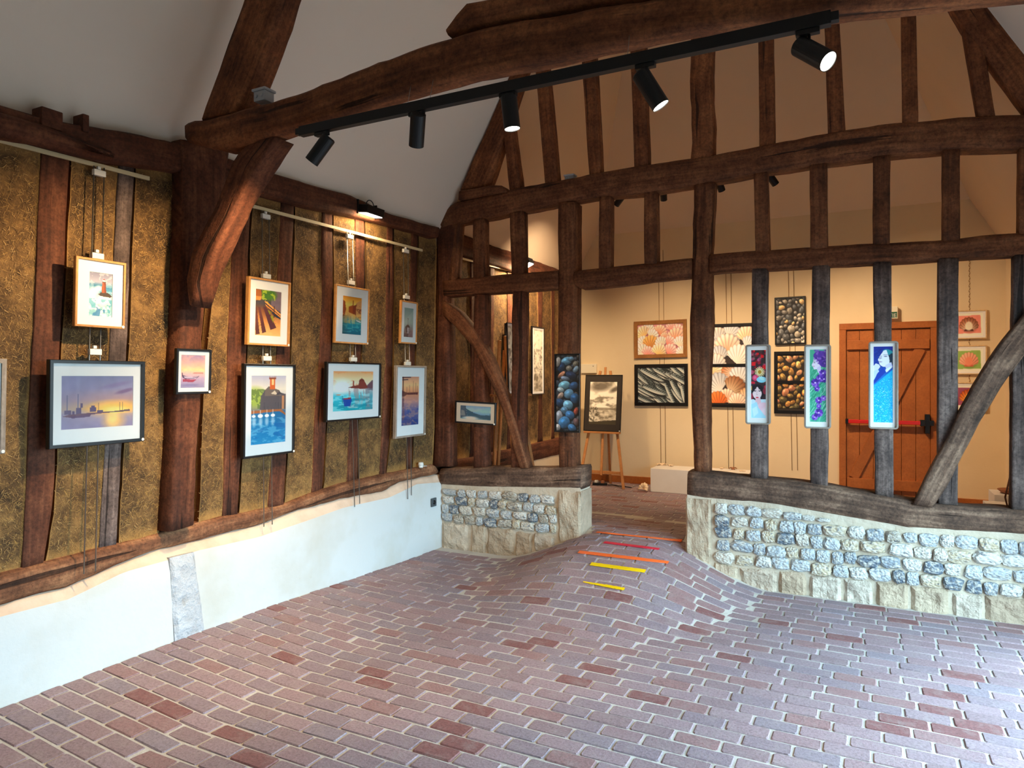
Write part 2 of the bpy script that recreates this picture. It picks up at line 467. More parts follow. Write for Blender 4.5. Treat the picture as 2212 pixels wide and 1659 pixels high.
# ================================================================== FLOOR
def build_floor():
    # mortar bed
    xs = np.linspace(-0.1, XR + .1, 70); ys = np.concatenate([np.linspace(-2.6, 3.8, 26), np.linspace(3.95, 5.95, 34), np.linspace(6.1, YF + .1, 10)])
    V = [(x, y, H(x, y) - .0045) for y in ys for x in xs]
    nx = len(xs)
    Fc = [(j * nx + i, j * nx + i + 1, (j + 1) * nx + i + 1, (j + 1) * nx + i) for j in range(len(ys) - 1) for i in range(nx - 1)]
    fl = structure(link("floor", mesh("floor", V, Fc, M["grout"], True)))
    # bricks in courses that run parallel to the partition
    PX, PY, J = 0.208, 0.1045, 0.0115
    rnd = random.Random(3)
    bricks = []
    y = -0.2; row = 0
    while y < YF - .02:
        far = y > YP + .25
        x = (-PX / 2 if row % 2 else 0) + rnd.uniform(-.035, .035) - PX
        while x < XR:
            L = PX * rnd.uniform(.94, 1.06)
            x0, x1 = max(x, 0.004), min(x + L - J, XR - .01)
            if x1 - x0 > .03:
                cx, cy = (x0 + x1) / 2, y + PY / 2 + .012 * math.sin(x0 * 1.1 + 1)
                inwall = YP - .10 < cy < YP + .24 and not (1.42 < cx < 2.42)
                if not inwall and cy > 0.2:
                    bricks.append((cx, cy, x1 - x0, PY - J, rnd.uniform(-.012, .012), rnd.random(), rnd.uniform(-.0025, .0025)))
            x += L
        y += PY; row += 1
    def area(b):
        cs = [proj((b[0] + sx * b[2] / 2, b[1] + sy * b[3] / 2, H(b[0], b[1]))) for sx, sy in ((-1, -1), (1, -1), (1, 1), (-1, 1))]
        if min(q[2] for q in cs) < .2: return 0
        cxp = sum(q[0] for q in cs) / 4; cyp = sum(q[1] for q in cs) / 4
        if not (-10 < cxp < W + 10 and cyp < HT + 6): return 0
        a = 0
        for i in range(4):
            p, q = cs[i], cs[(i + 1) % 4]; a += p[0] * q[1] - q[0] * p[1]
        return abs(a) / 2
    def shape(L, D, seed):
        r = random.Random(seed)
        def loop(ins, z):
            out = []
            l, d = L / 2 - ins, D / 2 - ins; q = .006
            for sx, sy in ((-1, -1), (1, -1), (1, 1), (-1, 1)):
                a = (sx * l, sy * (d - q)); b_ = (sx * (l - q), sy * d)
                for p in ((a, b_) if sx * sy > 0 else (b_, a)): out.append((p[0] + r.uniform(-.002, .002), p[1] + r.uniform(-.002, .002), z + r.uniform(-.001, .0005)))
            return out
        v = loop(0, -.03) + loop(0.0, -.004) + loop(.0035, .001)
        f = []
        for k in range(2):
            for i in range(8): f.append((k * 8 + i, k * 8 + (i + 1) % 8, (k + 1) * 8 + (i + 1) % 8, (k + 1) * 8 + i))
        f.append(tuple(range(16, 24)))
        return v, f
    ar = [(area(b), i) for i, b in enumerate(bricks)]
    ar.sort(reverse=True)
    top = {i for a, i in ar[:300] if a > 0}
    protos = []
    for k in range(5):
        v, f = shape(.194, PY - J, k)
        m = mesh("brick", v, f, M["brick"]); protos.append(m)
        bm = bmesh.new(); bm.from_mesh(m); bmesh.ops.recalc_face_normals(bm, faces=bm.faces); bm.to_mesh(m); bm.free()
    V, Fc, R = [], [], []
    for i, b in enumerate(bricks):
        cx, cy, L, D, rz, rv, dz = b
        e = .04
        gx = (H(cx + e, cy) - H(cx - e, cy)) / (2 * e); gy = (H(cx, cy + e) - H(cx, cy - e)) / (2 * e)
        z = H(cx, cy) + dz
        L *= math.sqrt(1 + gx * gx); D *= math.sqrt(1 + gy * gy)
        if i in top:
            o = link("brick", protos[i % 5], fl, (cx, cy, z), (math.atan(gy), -math.atan(gx), rz))
            o.scale = (L / .194, D / (PY - J), 1)
        else:
            v, f = shape(L, D, i)
            n0 = len(V)
            ca, sa = math.cos(rz), math.sin(rz)
            for (a, b_, c_) in v:
                xx, yy = a * ca - b_ * sa, a * sa + b_ * ca
                xx /= math.sqrt(1 + gx * gx); yy /= math.sqrt(1 + gy * gy); V.append((cx + xx, cy + yy, z + c_ + gx * xx + gy * yy))
            for q in f: Fc.append(tuple(n0 + k for k in q)); R.append(rv)
    me = mesh("brick_paving", V, Fc, M["brick_far"])
    at = me.attributes.new("rnd", 'FLOAT', 'FACE'); at.data.foreach_set("value", R)
    bm = bmesh.new(); bm.from_mesh(me); bmesh.ops.recalc_face_normals(bm, faces=bm.faces); bm.to_mesh(me); bm.free()
    o = link("brick_paving", me, fl); o["kind"] = "stuff"
build_floor()

# ================================================================== ROOM SHELL
def slab(name, pts, thick, mat, parent=None):
    """flat slab over a polygon; thick = vector"""
    bm = bmesh.new(); t = Vector(thick)
    a = [bm.verts.new(p) for p in pts]; b = [bm.verts.new(Vector(p) + t) for p in pts]
    bm.faces.new(a); bm.faces.new(b[::-1]); n = len(pts)
    for i in range(n): bm.faces.new((a[i], a[(i + 1) % n], b[(i + 1) % n], b[i]))
    return bmobj(name, bm, mat, parent)
Y0 = -2.6
TAN = 1.75
ZE = 3.08                       # eaves
ZC = 5.5                        # flat collar ceiling
xl0 = -.06; xl1 = xl0 + (ZC - ZE) / TAN; xlb = -.30; zlb = ZE - (xl0 - xlb) * TAN
xr0 = XR + .0; xr1 = xr0 - (ZC - ZE) / TAN
YH = YF + .0; ZH = 3.66        # foot of the hipped end
yh1 = YH - (ZC - ZH) / 1.0
def roofskin(name, v, f, m):
    o = structure(link(name, mesh(name, v, f, M[m]))); md = o.modifiers.new("thickness", 'SOLIDIFY'); md.thickness = .12; md.offset = -1.0
YM = YP + .10
roofskin("ceiling", [(xlb, Y0, zlb), (xlb, YM, zlb), (xl1, YM, ZC), (xl1, Y0, ZC), (xr0, Y0, ZE), (xr0, YM, ZE), (xr1, YM, ZC), (xr1, Y0, ZC)], [(0, 1, 2, 3), (4, 7, 6, 5), (3, 2, 6, 7)], "ceiling")
roofskin("ceiling_far", [(xlb, YM, zlb), (xlb, YF + .2, zlb), (xl0 + (ZH - ZE) / TAN, YH, ZH), (xl1, yh1, ZC), (xl1, YM, ZC), (xr0, YM, ZE), (xr0, YF, ZE), (xr0 - (ZH - ZE) / TAN, YH, ZH), (xr1, yh1, ZC), (xr1, YM, ZC)],
         [(0, 1, 2, 3, 4), (5, 9, 8, 7, 6), (4, 3, 8, 9), (2, 7, 8, 3)], "cream_roof")
wf = structure(slab("wall_far", [(-.4, YF, 0), (XR + .3, YF, 0), (XR + .3, YF, ZE), (xr0 - (ZH - ZE) / TAN + .1, YF, ZH + .1), (xl0 + (ZH - ZE) / TAN - .1, YF, ZH + .1), (-.4, YF, ZE)], (0, .25, 0), M["cream"]))
structure(slab("wall_back", [(-.4, Y0, -.1), (XR + .3, Y0, -.1), (XR + .3, Y0, 5.7), (-.4, Y0, 5.7)], (0, -.25, 0), M["room_wall"]))
wr_ = structure(empty("wall_right"))
y0, y1, z0, z1 = WIN
for i, (a, b, d, e, m) in enumerate(((Y0 - .2, y0, -.1, 3.3, "room_wall"), (y1, YP, -.1, 3.3, "room_wall"), (YP, YF + .2, -.1, 3.3, "cream_low"), (y0, y1, -.1, z0, "room_wall"), (y0, y1, z1, 3.3, "room_wall"))):
    boxobj("wall_section", XR, XR + .25, a, b, d, e, M[m], wr_, 0)
wn = structure(empty("window_1", (0, 0, 0)))
for k in range(5):
    yy = y0 + (y1 - y0) * k / 4
    boxobj("mullion", XR + .08, XR + .13, yy - .025 + (.025 if k == 0 else -.025 if k == 4 else 0), yy + .025 + (.025 if k == 0 else -.025 if k == 4 else 0), z0, z1, M["oak_mid"], wn, 0)
boxobj("transom", XR + .08, XR + .13, y0, y1, 1.9, 1.95, M["oak_mid"], wn, 0)
# skirting of the far room
bb = boxobj("baseboard_far", .0, XR, YF - .02, YF + .01, .16, .28, M["door_wood"], None, .003); structure(bb)

# ================================================================== LONG WALL (left)
wl = structure(slab("wall_left", [(-.14, Y0, -.1), (-.14, YF + .2, -.1), (-.14, YF + .2, 3.2), (-.14, Y0, 3.2)], (-.3, 0, 0), M["oak_left_sill"]))
STUDS = [  # left edge, right edge in the photo
 ("A", [(92, 318), (90, 331), (81, 481), (80, 560), (75, 683), (68, 791), (62, 912), (60, 995), (54, 1101), (47, 1238)],
       [(152, 328), (151, 345), (142, 481), (140, 550), (130, 731), (119, 942), (119, 995), (112, 1101), (95, 1222)]),
 ("B", [(259, 349), (247, 542), (238, 731), (228, 942), (214, 1192)], [(291, 356), (280, 602), (274, 761), (264, 972), (252, 1182)]),
 ("D", [(508, 400), (503, 516), (492, 788), (481, 1120)], [(545, 416), (539, 504), (532, 757), (520, 1005), (514, 1113)]),
 ("E", [(608, 430), (600, 607), (598, 776), (586, 1005), (580, 1101)], [(635, 436), (631, 593), (627, 759), (619, 996), (613, 1094)]),
 ("F", [(697, 451), (696, 641), (692, 752), (682, 885), (674, 1072)], [(719, 456), (719, 617), (715, 776), (703, 957), (696, 1064)]),
 ("G", [(768, 468), (770, 617), (766, 759), (754, 945), (750, 1047)], [(787, 472), (790, 617), (780, 759), (772, 909), (773, 1040)]),
 ("H", [(837, 484), (836, 641), (834, 764), (826, 933), (821, 1030)], [(850, 487), (851, 641), (848, 800), (842, 945), (833, 1027)]),
 ("I", [(891, 499), (887, 617), (885, 764), (879, 1012)], [(903, 504), (899, 641), (897, 764), (890, 1010)]),
]
for nm, A, B in STUDS:
    timber("stud", wl, pX(A, XC + .012), pX(B, XC + .012), (-.12, 0, 0), M["oak_dark" if nm == "B" else "oak_red"], .005, bev=.005)
def cobpanel(Lp, Rp, x=XC, n=26, ins=.007, base=None):
    L = resample(Lp, n); R = resample(Rp, n)
    V, E = [], []
    wmean = sum((a - b).length for a, b in zip(L, R)) / n
    m = max(4, int(wmean / .04))
    ts = [0.0, .012 / wmean] + [k / m for k in range(1, m)] + [1 - .012 / wmean, 1.0]
    ts = sorted(t for t in set(ts) if 0 <= t <= 1)
    for i in range(n):
        a, b = L[i], R[i]; d = (b - a).normalized()
        a = a + d * (ins + .004 * nz(a, 14)); b = b - d * (ins + .004 * nz(b, 14, 3))
        for j, t in enumerate(ts):
            p = a.lerp(b, t)
            edge = j in (0, len(ts) - 1) or i in (0, n - 1)
            p.x += nz(p, 3, 4) * .008 + nz(p, 12, 8) * .004 + (.006 if edge and 0 < i < n - 1 else 0)
            V.append(p); E.append(1.0 if edge else 0.0)
    nc = len(ts)
    Fc = [(i * nc + j, i * nc + j + 1, (i + 1) * nc + j + 1, (i + 1) * nc + j) for i in range(n - 1) for j in range(nc - 1)]
    # skirt to the back
    bd = [j for j in range(nc)] + [i * nc + nc - 1 for i in range(1, n)] + [(n - 1) * nc + j for j in range(nc - 2, -1, -1)] + [i * nc for i in range(n - 2, 0, -1)]
    k0 = len(V)
    for q in bd: V.append(V[q] - Vector((.06, 0, 0))); E.append(.6)
    for k in range(len(bd)):
        k2 = (k + 1) % len(bd); Fc.append((bd[k], bd[k2], k0 + k2, k0 + k))
    me = mesh("cob_panel", V, Fc, M["cob"], True)
    me.attributes.new("edge", 'FLOAT', 'POINT').data.foreach_set("value", E)
    link("cob_panel", me, wl)
    PANELS.append((L, R))
PANELS = []
SD = {s[0]: s for s in STUDS}
def eX(l, x=XC): return pX(l, x)
CL = [(387, 366), (377, 640), (353, 1020), (344, 1156)]
CR = [(490, 395), (470, 500), (440, 800), (425, 1136)]
seq = [([(-420, 205), (-420, 1390)], SD["A"][1]), (SD["A"][2], SD["B"][1]), (SD["B"][2], CL), (CR, SD["D"][1]), (SD["D"][2], SD["E"][1]), (SD["E"][2], SD["F"][1]),
       (SD["F"][2], SD["G"][1]), (SD["G"][2], SD["H"][1]), (SD["H"][2], SD["I"][1]), (SD["I"][2], [(943, 512), (940, 700), (936, 1004)])]
for a, b in seq: cobpanel(eX(a), eX(b))
# the part of the wall behind the camera's left edge
cobpanel([Vector((XC, Y0, 2.9)), Vector((XC, Y0, .66))], [Vector((XC, .75, 2.9)), Vector((XC, .75, .66))])
# far room: studs and panels at regular spacing
yy = YP + .22; prev = None; k = 0
while yy < YF - .1:
    w_ = .13 if k % 2 else .10
    zt, zb = 2.93, .80
    A_ = [Vector((XC, yy, zt)), Vector((XC, yy + .01, 1.8)), Vector((XC, yy, zb))]; B_ = [Vector((XC, yy + w_, zt)), Vector((XC, yy + w_ - .01, 1.8)), Vector((XC, yy + w_, zb))]
    timber("stud", wl, [p + Vector((.012, 0, 0)) for p in A_], [p + Vector((.012, 0, 0)) for p in B_], (-.12, 0, 0), M["oak_red"], .005, bev=.005)
    if prev: cobpanel(prev, A_)
    prev = B_; yy += .43; k += 1
cobpanel(prev, [Vector((XC, YF, 2.93)), Vector((XC, YF, .80))])
timber("wall_plate", wl, [Vector((.01, YP + .2, 3.12)), Vector((.01, YF, 3.10))], [Vector((.01, YP + .2, 2.90)), Vector((.01, YF, 2.90))], (-.2, 0, 0), M["oak_red"], .012)
timber("sill_beam", wl, [Vector((0, YP + .2, .80)), Vector((0, YF, .83))], [Vector((0, YP + .2, .58)), Vector((0, YF, .61))], (-.15, 0, 0), M["oak_red"], .012)
slab("far_plinth", [(-.02, YP + .2, .1), (-.02, YF, .1), (-.02, YF, .66), (-.02, YP + .2, .66)], (-.2, 0, 0), M["cream_low"], wl)
# straw worked into the cob
def straws():
    rnd = random.Random(5); V, Fc, R = [], [], []
    for L, R_ in PANELS:
        A = sum((a - b).length for a, b in zip(L, R_)) / len(L) * (L[0] - L[-1]).length
        far = L[0].y > YP
        for _ in range(int(A * (800 if far else 2300))):
            i = rnd.randrange(len(L) - 1); f = rnd.random(); t = rnd.uniform(.03, .97)
            p = L[i].lerp(L[i + 1], f).lerp(R_[i].lerp(R_[i + 1], f), t)
            p.x += nz(p, 3, 4) * .008 + nz(p, 12, 8) * .004 + .002
            ln = rnd.uniform(.008, .026); a = rnd.uniform(0, math.pi); w = rnd.uniform(.0005, .0011); cv = rnd.uniform(-.5, .5)
            pts = []
            for s in (-1, 0, 1):
                aa = a + cv * s * .5
                pts.append(p + Vector((.0012 if s else .0035, math.cos(aa) * s * ln / 2, math.sin(aa) * s * ln / 2)))
            nrm = Vector((0, -math.sin(a), math.cos(a))) * w
            n0 = len(V)
            for q in pts: V += [q + nrm, q - nrm]
            Fc += [(n0, n0 + 1, n0 + 3, n0 + 2), (n0 + 2, n0 + 3, n0 + 5, n0 + 4)]; v = rnd.random(); R += [v, v]
    me = mesh("straw", V, Fc, M["straw"]); me.attributes.new("rnd", 'FLOAT', 'FACE').data.foreach_set("value", R)
    o = link("straw", me, wl); o["kind"] = "stuff"
straws()
# wall plate, packing timber, sill
timber("wall_plate", wl, [onX(-500, 88, .02)] + pX([(0, 226), (78, 245), (181, 269), (404, 312)], .02), [onX(-500, 168, .02)] + pX([(0, 297), (120, 318), (256, 349), (404, 374)], .02), (-.22, 0, 0), M["oak_red"], .012)
timber("plate_packing", wl, [onX(-500, 98, .07)] + pX([(0, 238), (90, 264), (193, 304), (247, 325)], .07), [onX(-500, 160, .07)] + pX([(0, 292), (151, 328), (244, 349)], .07), (-.09, 0, 0), M["oak_red"], .010, bev=.03)
timber("wall_plate", wl, pX([(470, 335), (573, 369), (641, 390), (753, 420), (837, 458), (950, 492)], .02), pX([(470, 396), (545, 414), (608, 430), (697, 451), (789, 471), (902, 502), (945, 514)], .02), (-.22, 0, 0), M["oak_red"], .010)
for a, b, c_, d in ((78, 124, 232, 252), (167, 181, 248, 266)):
    p, q = onX(a, d, -.02), onX(b, d + 6, -.02); top = onX(a, c_, -.02).z
    boxobj("plate_packing", -.06, .03, p.y, q.y, p.z - .05, top, M["oak_red"], wl, .006)
SILL_T = [(0, 1244), (90, 1218), (241, 1182), (347, 1153), (425, 1132), (480, 1116), (560, 1102), (615, 1090), (695, 1061), (774, 1038), (837, 1023), (938, 1003)]
SILL_B = [(0, 1312), (90, 1285), (145, 1272), (241, 1230), (332, 1194), (446, 1165), (560, 1136), (649, 1102), (745, 1075), (830, 1061), (871, 1041), (952, 1024)]
LEDGE = [(0, 1334), (151, 1295), (271, 1236), (374, 1208), (428, 1190), (560, 1161), (634, 1135), (745, 1097), (842, 1075), (902, 1046), (953, 1042)]
XS = -.035
timber("sill_beam", wl, [Vector((XS, Y0, .70))] + pX(SILL_T, XS), [Vector((XS, Y0, .52))] + pX(SILL_B, XS), (-.13, 0, 0), M["oak_left_sill"], .016, bev=.03)
def plinth():
    led = [Vector((0, Y0, .49))] + pX(LEDGE, 0); sil = [Vector((-.03, Y0, .53))] + pX([(a, b + 2) for a, b in SILL_B], -.03)
    def zat(l, y):
        for a, b in zip(l, l[1:]):
            if a.y <= y <= b.y: return a.z + (b.z - a.z) * (y - a.y) / (b.y - a.y)
        return l[-1].z
    n = 150; ys = [Y0 + (YP + .03 - Y0) * k / (n - 1) for k in range(n)]
    V, V2 = [], []; m = 9
    for y in ys:
        zl, zs = zat(led, y), zat(sil, y) + .012 * nz((0, y, 0), 9)
        zl = min(zl, zs - .02)
        for k in range(m):
            z = -.05 + (zl + .05) * k / (m - 1)
            V.append(Vector((.004 + nz((0, y, z), 1.7) * .012 + (-.012 if k == m - 1 else 0), y, z)))
        x1 = V[-1].x
        for k in range(4):
            t = k / 3; p = Vector((x1 + (-.05 - x1) * t ** .8, y, zl + (zs - zl) * t))
            p.z += nz(p, 18, 2) * .006 * (0 < k); V2.append(p)
        V2.append(Vector((-.16, y, zs + .01)))
    q = lambda n_, m_: [(i * m_ + k, i * m_ + k + 1, (i + 1) * m_ + k + 1, (i + 1) * m_ + k) for i in range(n_ - 1) for k in range(m_ - 1)]
    link("plaster_plinth", mesh("plaster_plinth", V, q(n, m), M["lime"], True), wl)
    link("plaster_ledge", mesh("plaster_ledge", V2, q(n, 5), M["ledge"], True), wl)
plinth()
# dressed stone let into the plinth below the truss post
sp = pX([(369, 1206), (422, 1193), (446, 1366), (380, 1386)], .017)
def noisy_slab(name, P4, dirv, thick, mat, parent, n=7, amp=.008, bev=.01):
    """stone with a rough face over a quad P4 (tl,tr,br,bl); dirv = outward unit vector"""
    dv = Vector(dirv); tl, tr, br, bl = [Vector(p) for p in P4]
    V = []
    for i in range(n + 1):
        for j in range(n + 1):
            p = tl.lerp(bl, i / n).lerp(tr.lerp(br, i / n), j / n)
            e = i in (0, n) or j in (0, n)
            p = p + dv * (nz(p, 9, 3) * amp + nz(p, 24, 3) * amp * .5 - (bev if e else 0)); V.append(p)
    q = [(i * (n + 1) + j, i * (n + 1) + j + 1, (i + 1) * (n + 1) + j + 1, (i + 1) * (n + 1) + j) for i in range(n) for j in range(n)]
    bd = [j for j in range(n + 1)] + [i * (n + 1) + n for i in range(1, n + 1)] + [n * (n + 1) + j for j in range(n - 1, -1, -1)] + [i * (n + 1) for i in range(n - 1, 0, -1)]
    k0 = len(V)
    for b in bd: V.append(V[b] - dv * thick)
    for k in range(len(bd)): q.append((bd[k], bd[(k + 1) % len(bd)], k0 + (k + 1) % len(bd), k0 + k))
    me = mesh(name, V, q, mat)
    bm = bmesh.new(); bm.from_mesh(me); bmesh.ops.recalc_face_normals(bm, faces=bm.faces); bm.to_mesh(me); bm.free()
    return link(name, me, parent)
noisy_slab("stone_slab", sp, (1, 0, 0), .05, M["pale_stone"], wl, 9, .006, .012)

# ================================================================== ROOF TRUSS over the near bay
tr = empty("roof_truss", onX(395, 1150, .0))
tag(tr, "dark oak roof truss with cambered tie beam, knee brace and post against the cob wall", "truss")
trk = -Vector(tr.location)
def tt(*a, **k):
    o = timber(*a, **k); o.location = trk; return o
tt("tie_beam", tr, pY([(398, 262), (430, 255), (509, 237), (587, 217), (660, 193), (744, 160), (828, 126), (912, 92), (1000, 66), (1100, 42), (1300, 8), (1500, -18), (1800, -60), (2150, -95), (2420, -120)], YT),
   pY([(400, 306), (472, 322), (520, 312), (599, 286), (716, 249), (884, 193), (997, 160), (1071, 145), (1221, 115), (1342, 90), (1492, 57), (1600, 42), (1800, 18), (2153, -15), (2420, -40)], YT), (0, .135, 0), M["oak_truss"], amp=.012, step=.06, bev=.025)
tt("upper_timber", tr, pY([(962, 58), (1000, 6), (1060, -6), (1300, -55), (1700, -120), (2300, -200)], YT + .02), pY([(964, 74), (1010, 60), (1100, 38), (1300, 4), (1700, -52), (2300, -118)], YT + .02), (0, .17, 0), M["oak_truss"], amp=.010)
tt("principal_rafter", tr, pY([(567, -130), (523, 0), (487, 104), (461, 182), (433, 258)], YT + .02), pY([(640, -130), (599, 0), (587, 48), (559, 123), (540, 174), (509, 240)], YT + .02), (0, .16, 0), M["oak_truss"], amp=.010, bev=.02)
tt("knee_brace", tr, pY([(545, 290), (500, 343), (449, 472), (414, 542), (402, 610), (408, 655)], YT + .02), pY([(596, 296), (552, 367), (509, 439), (470, 521), (438, 590), (414, 662)], YT + .02), (0, .14, 0), M["oak_red"], amp=.010, bev=.012)
tt("wall_post", tr, [onX(394, 300, .04)] + pX([(398, 372), (394, 560), (389, 731), (378, 950), (368, 1149)], .04), [onX(500, 330, .04)] + pX([(492, 400), (455, 540), (440, 731), (434, 950), (423, 1133)], .04), (-.16, 0, 0), M["oak_red"], amp=.010, bev=.02)

# ================================================================== PARTITION
wp = structure(empty("wall_partition"))
YB = YP + .03
D = (0, .15, 0)
def T(name, A, B, m, y=YB, d=D, amp=.006, **k): return timber(name, wp, pY(A, y), pY(B, y), d, M[m], amp, **k)
T("tie_beam", [(952, 462), (980, 436), (1095, 411), (1176, 395), (1272, 377), (1372, 359), (1492, 341), (1560, 331), (1640, 316), (1788, 286), (1824, 280), (1951, 262), (2113, 248), (2260, 244)],
  [(952, 490), (989, 479), (1101, 460), (1203, 438), (1293, 424), (1417, 412), (1495, 398), (1560, 387), (1625, 374), (1748, 356), (1886, 336), (1925, 331), (2074, 318), (2260, 315)], "oak_mid", YB - .02, (0, .2, 0), .010, bev=.02)
T("rail", [(956, 604), (1205, 583)], [(958, 641), (1205, 624)], "oak_mid", YB - .01, bev=.02)
T("rail", [(1238, 586), (1254, 583), (1387, 568), (1493, 556)], [(1238, 616), (1254, 624), (1380, 611), (1493, 599)], "oak_mid", YB - .01, (0, .17, 0), .009, bev=.03)
T("rail", [(1533, 549), (1560, 546), (1632, 541), (1748, 533), (1885, 524), (2034, 519), (2117, 508), (2260, 498)], [(1533, 590), (1560, 586), (1660, 582), (1791, 575), (1885, 570), (2030, 562), (2193, 551), (2260, 546)], "oak_mid", YB - .01, (0, .17, 0), .008, bev=.02)
T("post", [(941, 470), (946, 640), (938, 900), (936, 1008)], [(988, 470), (966, 640), (971, 900), (973, 1008)], "oak_red")
T("post", [(1204, 436), (1205, 620), (1203, 800), (1207, 1014)], [(1242, 436), (1241, 620), (1239, 800), (1238, 1014)], "oak_mid", YB - .005, (0, .19, 0), .006)
T("post", [(1496, 390), (1493, 560), (1490, 700), (1492, 860), (1497, 1024)], [(1543, 390), (1536, 560), (1536, 700), (1529, 860), (1531, 1024)], "oak_mid", YB - .005, (0, .18, 0), .012, bev=.03)
UP = [((1085, 268), (1100, 412), (1106, 268), (1124, 412)), ((1155, 138), (1177, 398), (1181, 138), (1204, 398)), ((1255, 110), (1272, 380), (1283, 110), (1298, 380)),
      ((1360, 86), (1370, 362), (1392, 86), (1400, 362)), ((1637, 50), (1640, 319), (1669, 50), (1673, 319)),
      ((1779, 20), (1789, 288), (1812, 20), (1826, 288)), ((1946, 0), (1950, 266), (1979, 0), (1984, 266)), ((2080, 55), (2113, 252), (2120, 55), (2151, 252))]
for a, b, c_, d in UP: T("stud", [a, b], [c_, d], "oak_truss", amp=.004, bev=.008, d=(0, .11, 0))
T("king_post", [(1491, 20), (1489, 180), (1494, 240), (1492, 345)], [(1538, 20), (1537, 200), (1541, 270), (1539, 345)], "oak_truss", YB - .005, (0, .15, 0), .014, bev=.02)
MID = [((1021, 470), (1021, 600), (1044, 470), (1046, 600)), ((1100, 455), (1104, 592), (1128, 455), (1130, 592)), ((975, 476), (968, 606), (992, 476), (984, 606)), ((1294, 420), (1292, 580), (1318, 420), (1318, 580)), ((1391, 408), (1391, 570), (1417, 408), (1419, 570)),
       ((1627, 368), (1631, 545), (1657, 368), (1662, 545)), ((1749, 350), (1750, 538), (1786, 350), (1788, 538)), ((1886, 330), (1885, 530), (1924, 330), (1923, 530)), ((2037, 314), (2036, 524), (2074, 314), (2075, 524)), ((2204, 312), (2201, 505), (2244, 312), (2242, 505))]
for a, b, c_, d in MID: T("stud", [a, b], [c_, d], "oak_mid", amp=.005, bev=.008, d=(0, .12, 0))
LOW = [((1024, 636), (1021, 820), (1023, 1014), (1049, 636), (1045, 820), (1049, 1014), "oak_red"), ((1107, 626), (1104, 820), (1104, 1014), (1132, 626), (1130, 820), (1128, 1014), "oak_red"),
       ((1625, 578), (1622, 800), (1621, 1036), (1657, 578), (1656, 800), (1656, 1036), "oak_dark"), ((1754, 570), (1752, 800), (1750, 1052), (1792, 570), (1790, 800), (1787, 1052), "oak_dark"),
       ((1886, 565), (1888, 800), (1890, 1078), (1926, 565), (1928, 800), (1930, 1078), "oak_dark"), ((2028, 558), (2026, 800), (2026, 1096), (2070, 558), (2070, 800), (2070, 1096), "oak_dark"),
       ((2191, 550), (2187, 800), (2185, 1106), (2236, 550), (2232, 800), (2230, 1106), "oak_dark")]
for a, b, c_, d, e, f, m in LOW: T("stud", [a, b, c_], [d, e, f], m, amp=.006, bev=.010, d=(0, .12, 0))
T("brace", [(957, 683), (982, 706), (1018, 745), (1039, 784), (1055, 818), (1070, 849), (1089, 899), (1106, 960), (1122, 1012)], [(955, 648), (989, 672), (1015, 702), (1040, 740), (1060, 780), (1080, 824), (1095, 863), (1118, 935), (1140, 1012)], "oak_mid", YB - .04, (0, .13, 0), .006, bev=.012)
T("brace", [(1972, 1090), (2007, 1017), (2046, 947), (2075, 882), (2119, 806), (2166, 737), (2230, 655)], [(2017, 1096), (2054, 1041), (2075, 998), (2119, 907), (2176, 820), (2250, 720)], "oak_sill", YB - .075, (0, .12, 0), .010, bev=.015)
T("principal_rafter", [(1118, 120), (1101, 157), (1040, 300), (993, 410)], [(1146, 120), (1128, 157), (1085, 300), (1052, 402)], "oak_truss", YB - .01, (0, .15, 0), .008, bev=.02)
T("principal_rafter", [(2040, -20), (2059, 18), (2084, 60), (2153, 152), (2240, 262)], [(2110, -40), (2142, 7), (2171, 47), (2240, 125), (2330, 230)], "oak_truss", YB - .015, (0, .16, 0), .010, bev=.02)
T("rafter_block", [(992, 412), (1060, 399), (1082, 400)], [(990, 432), (1060, 420), (1094, 414)], "oak_mid", YB - .05, (0, .16, 0), .006)
T("sill_beam", [(949, 1013), (1031, 1011), (1208, 1010), (1256, 1010)], [(949, 1049), (1031, 1054), (1208, 1057), (1254, 1057)], "oak_sill", YP - .02, (0, .26, 0), .014, bev=.03)
T("sill_beam", [(1485, 1018), (1615, 1031), (1782, 1050), (1890, 1071), (1964, 1085), (2068, 1093), (2260, 1108)], [(1484, 1071), (1538, 1078), (1667, 1092), (1824, 1120), (1964, 1144), (2100, 1152), (2260, 1162)], "oak_sill", YP - .02, (0, .26, 0), .014, bev=.025)

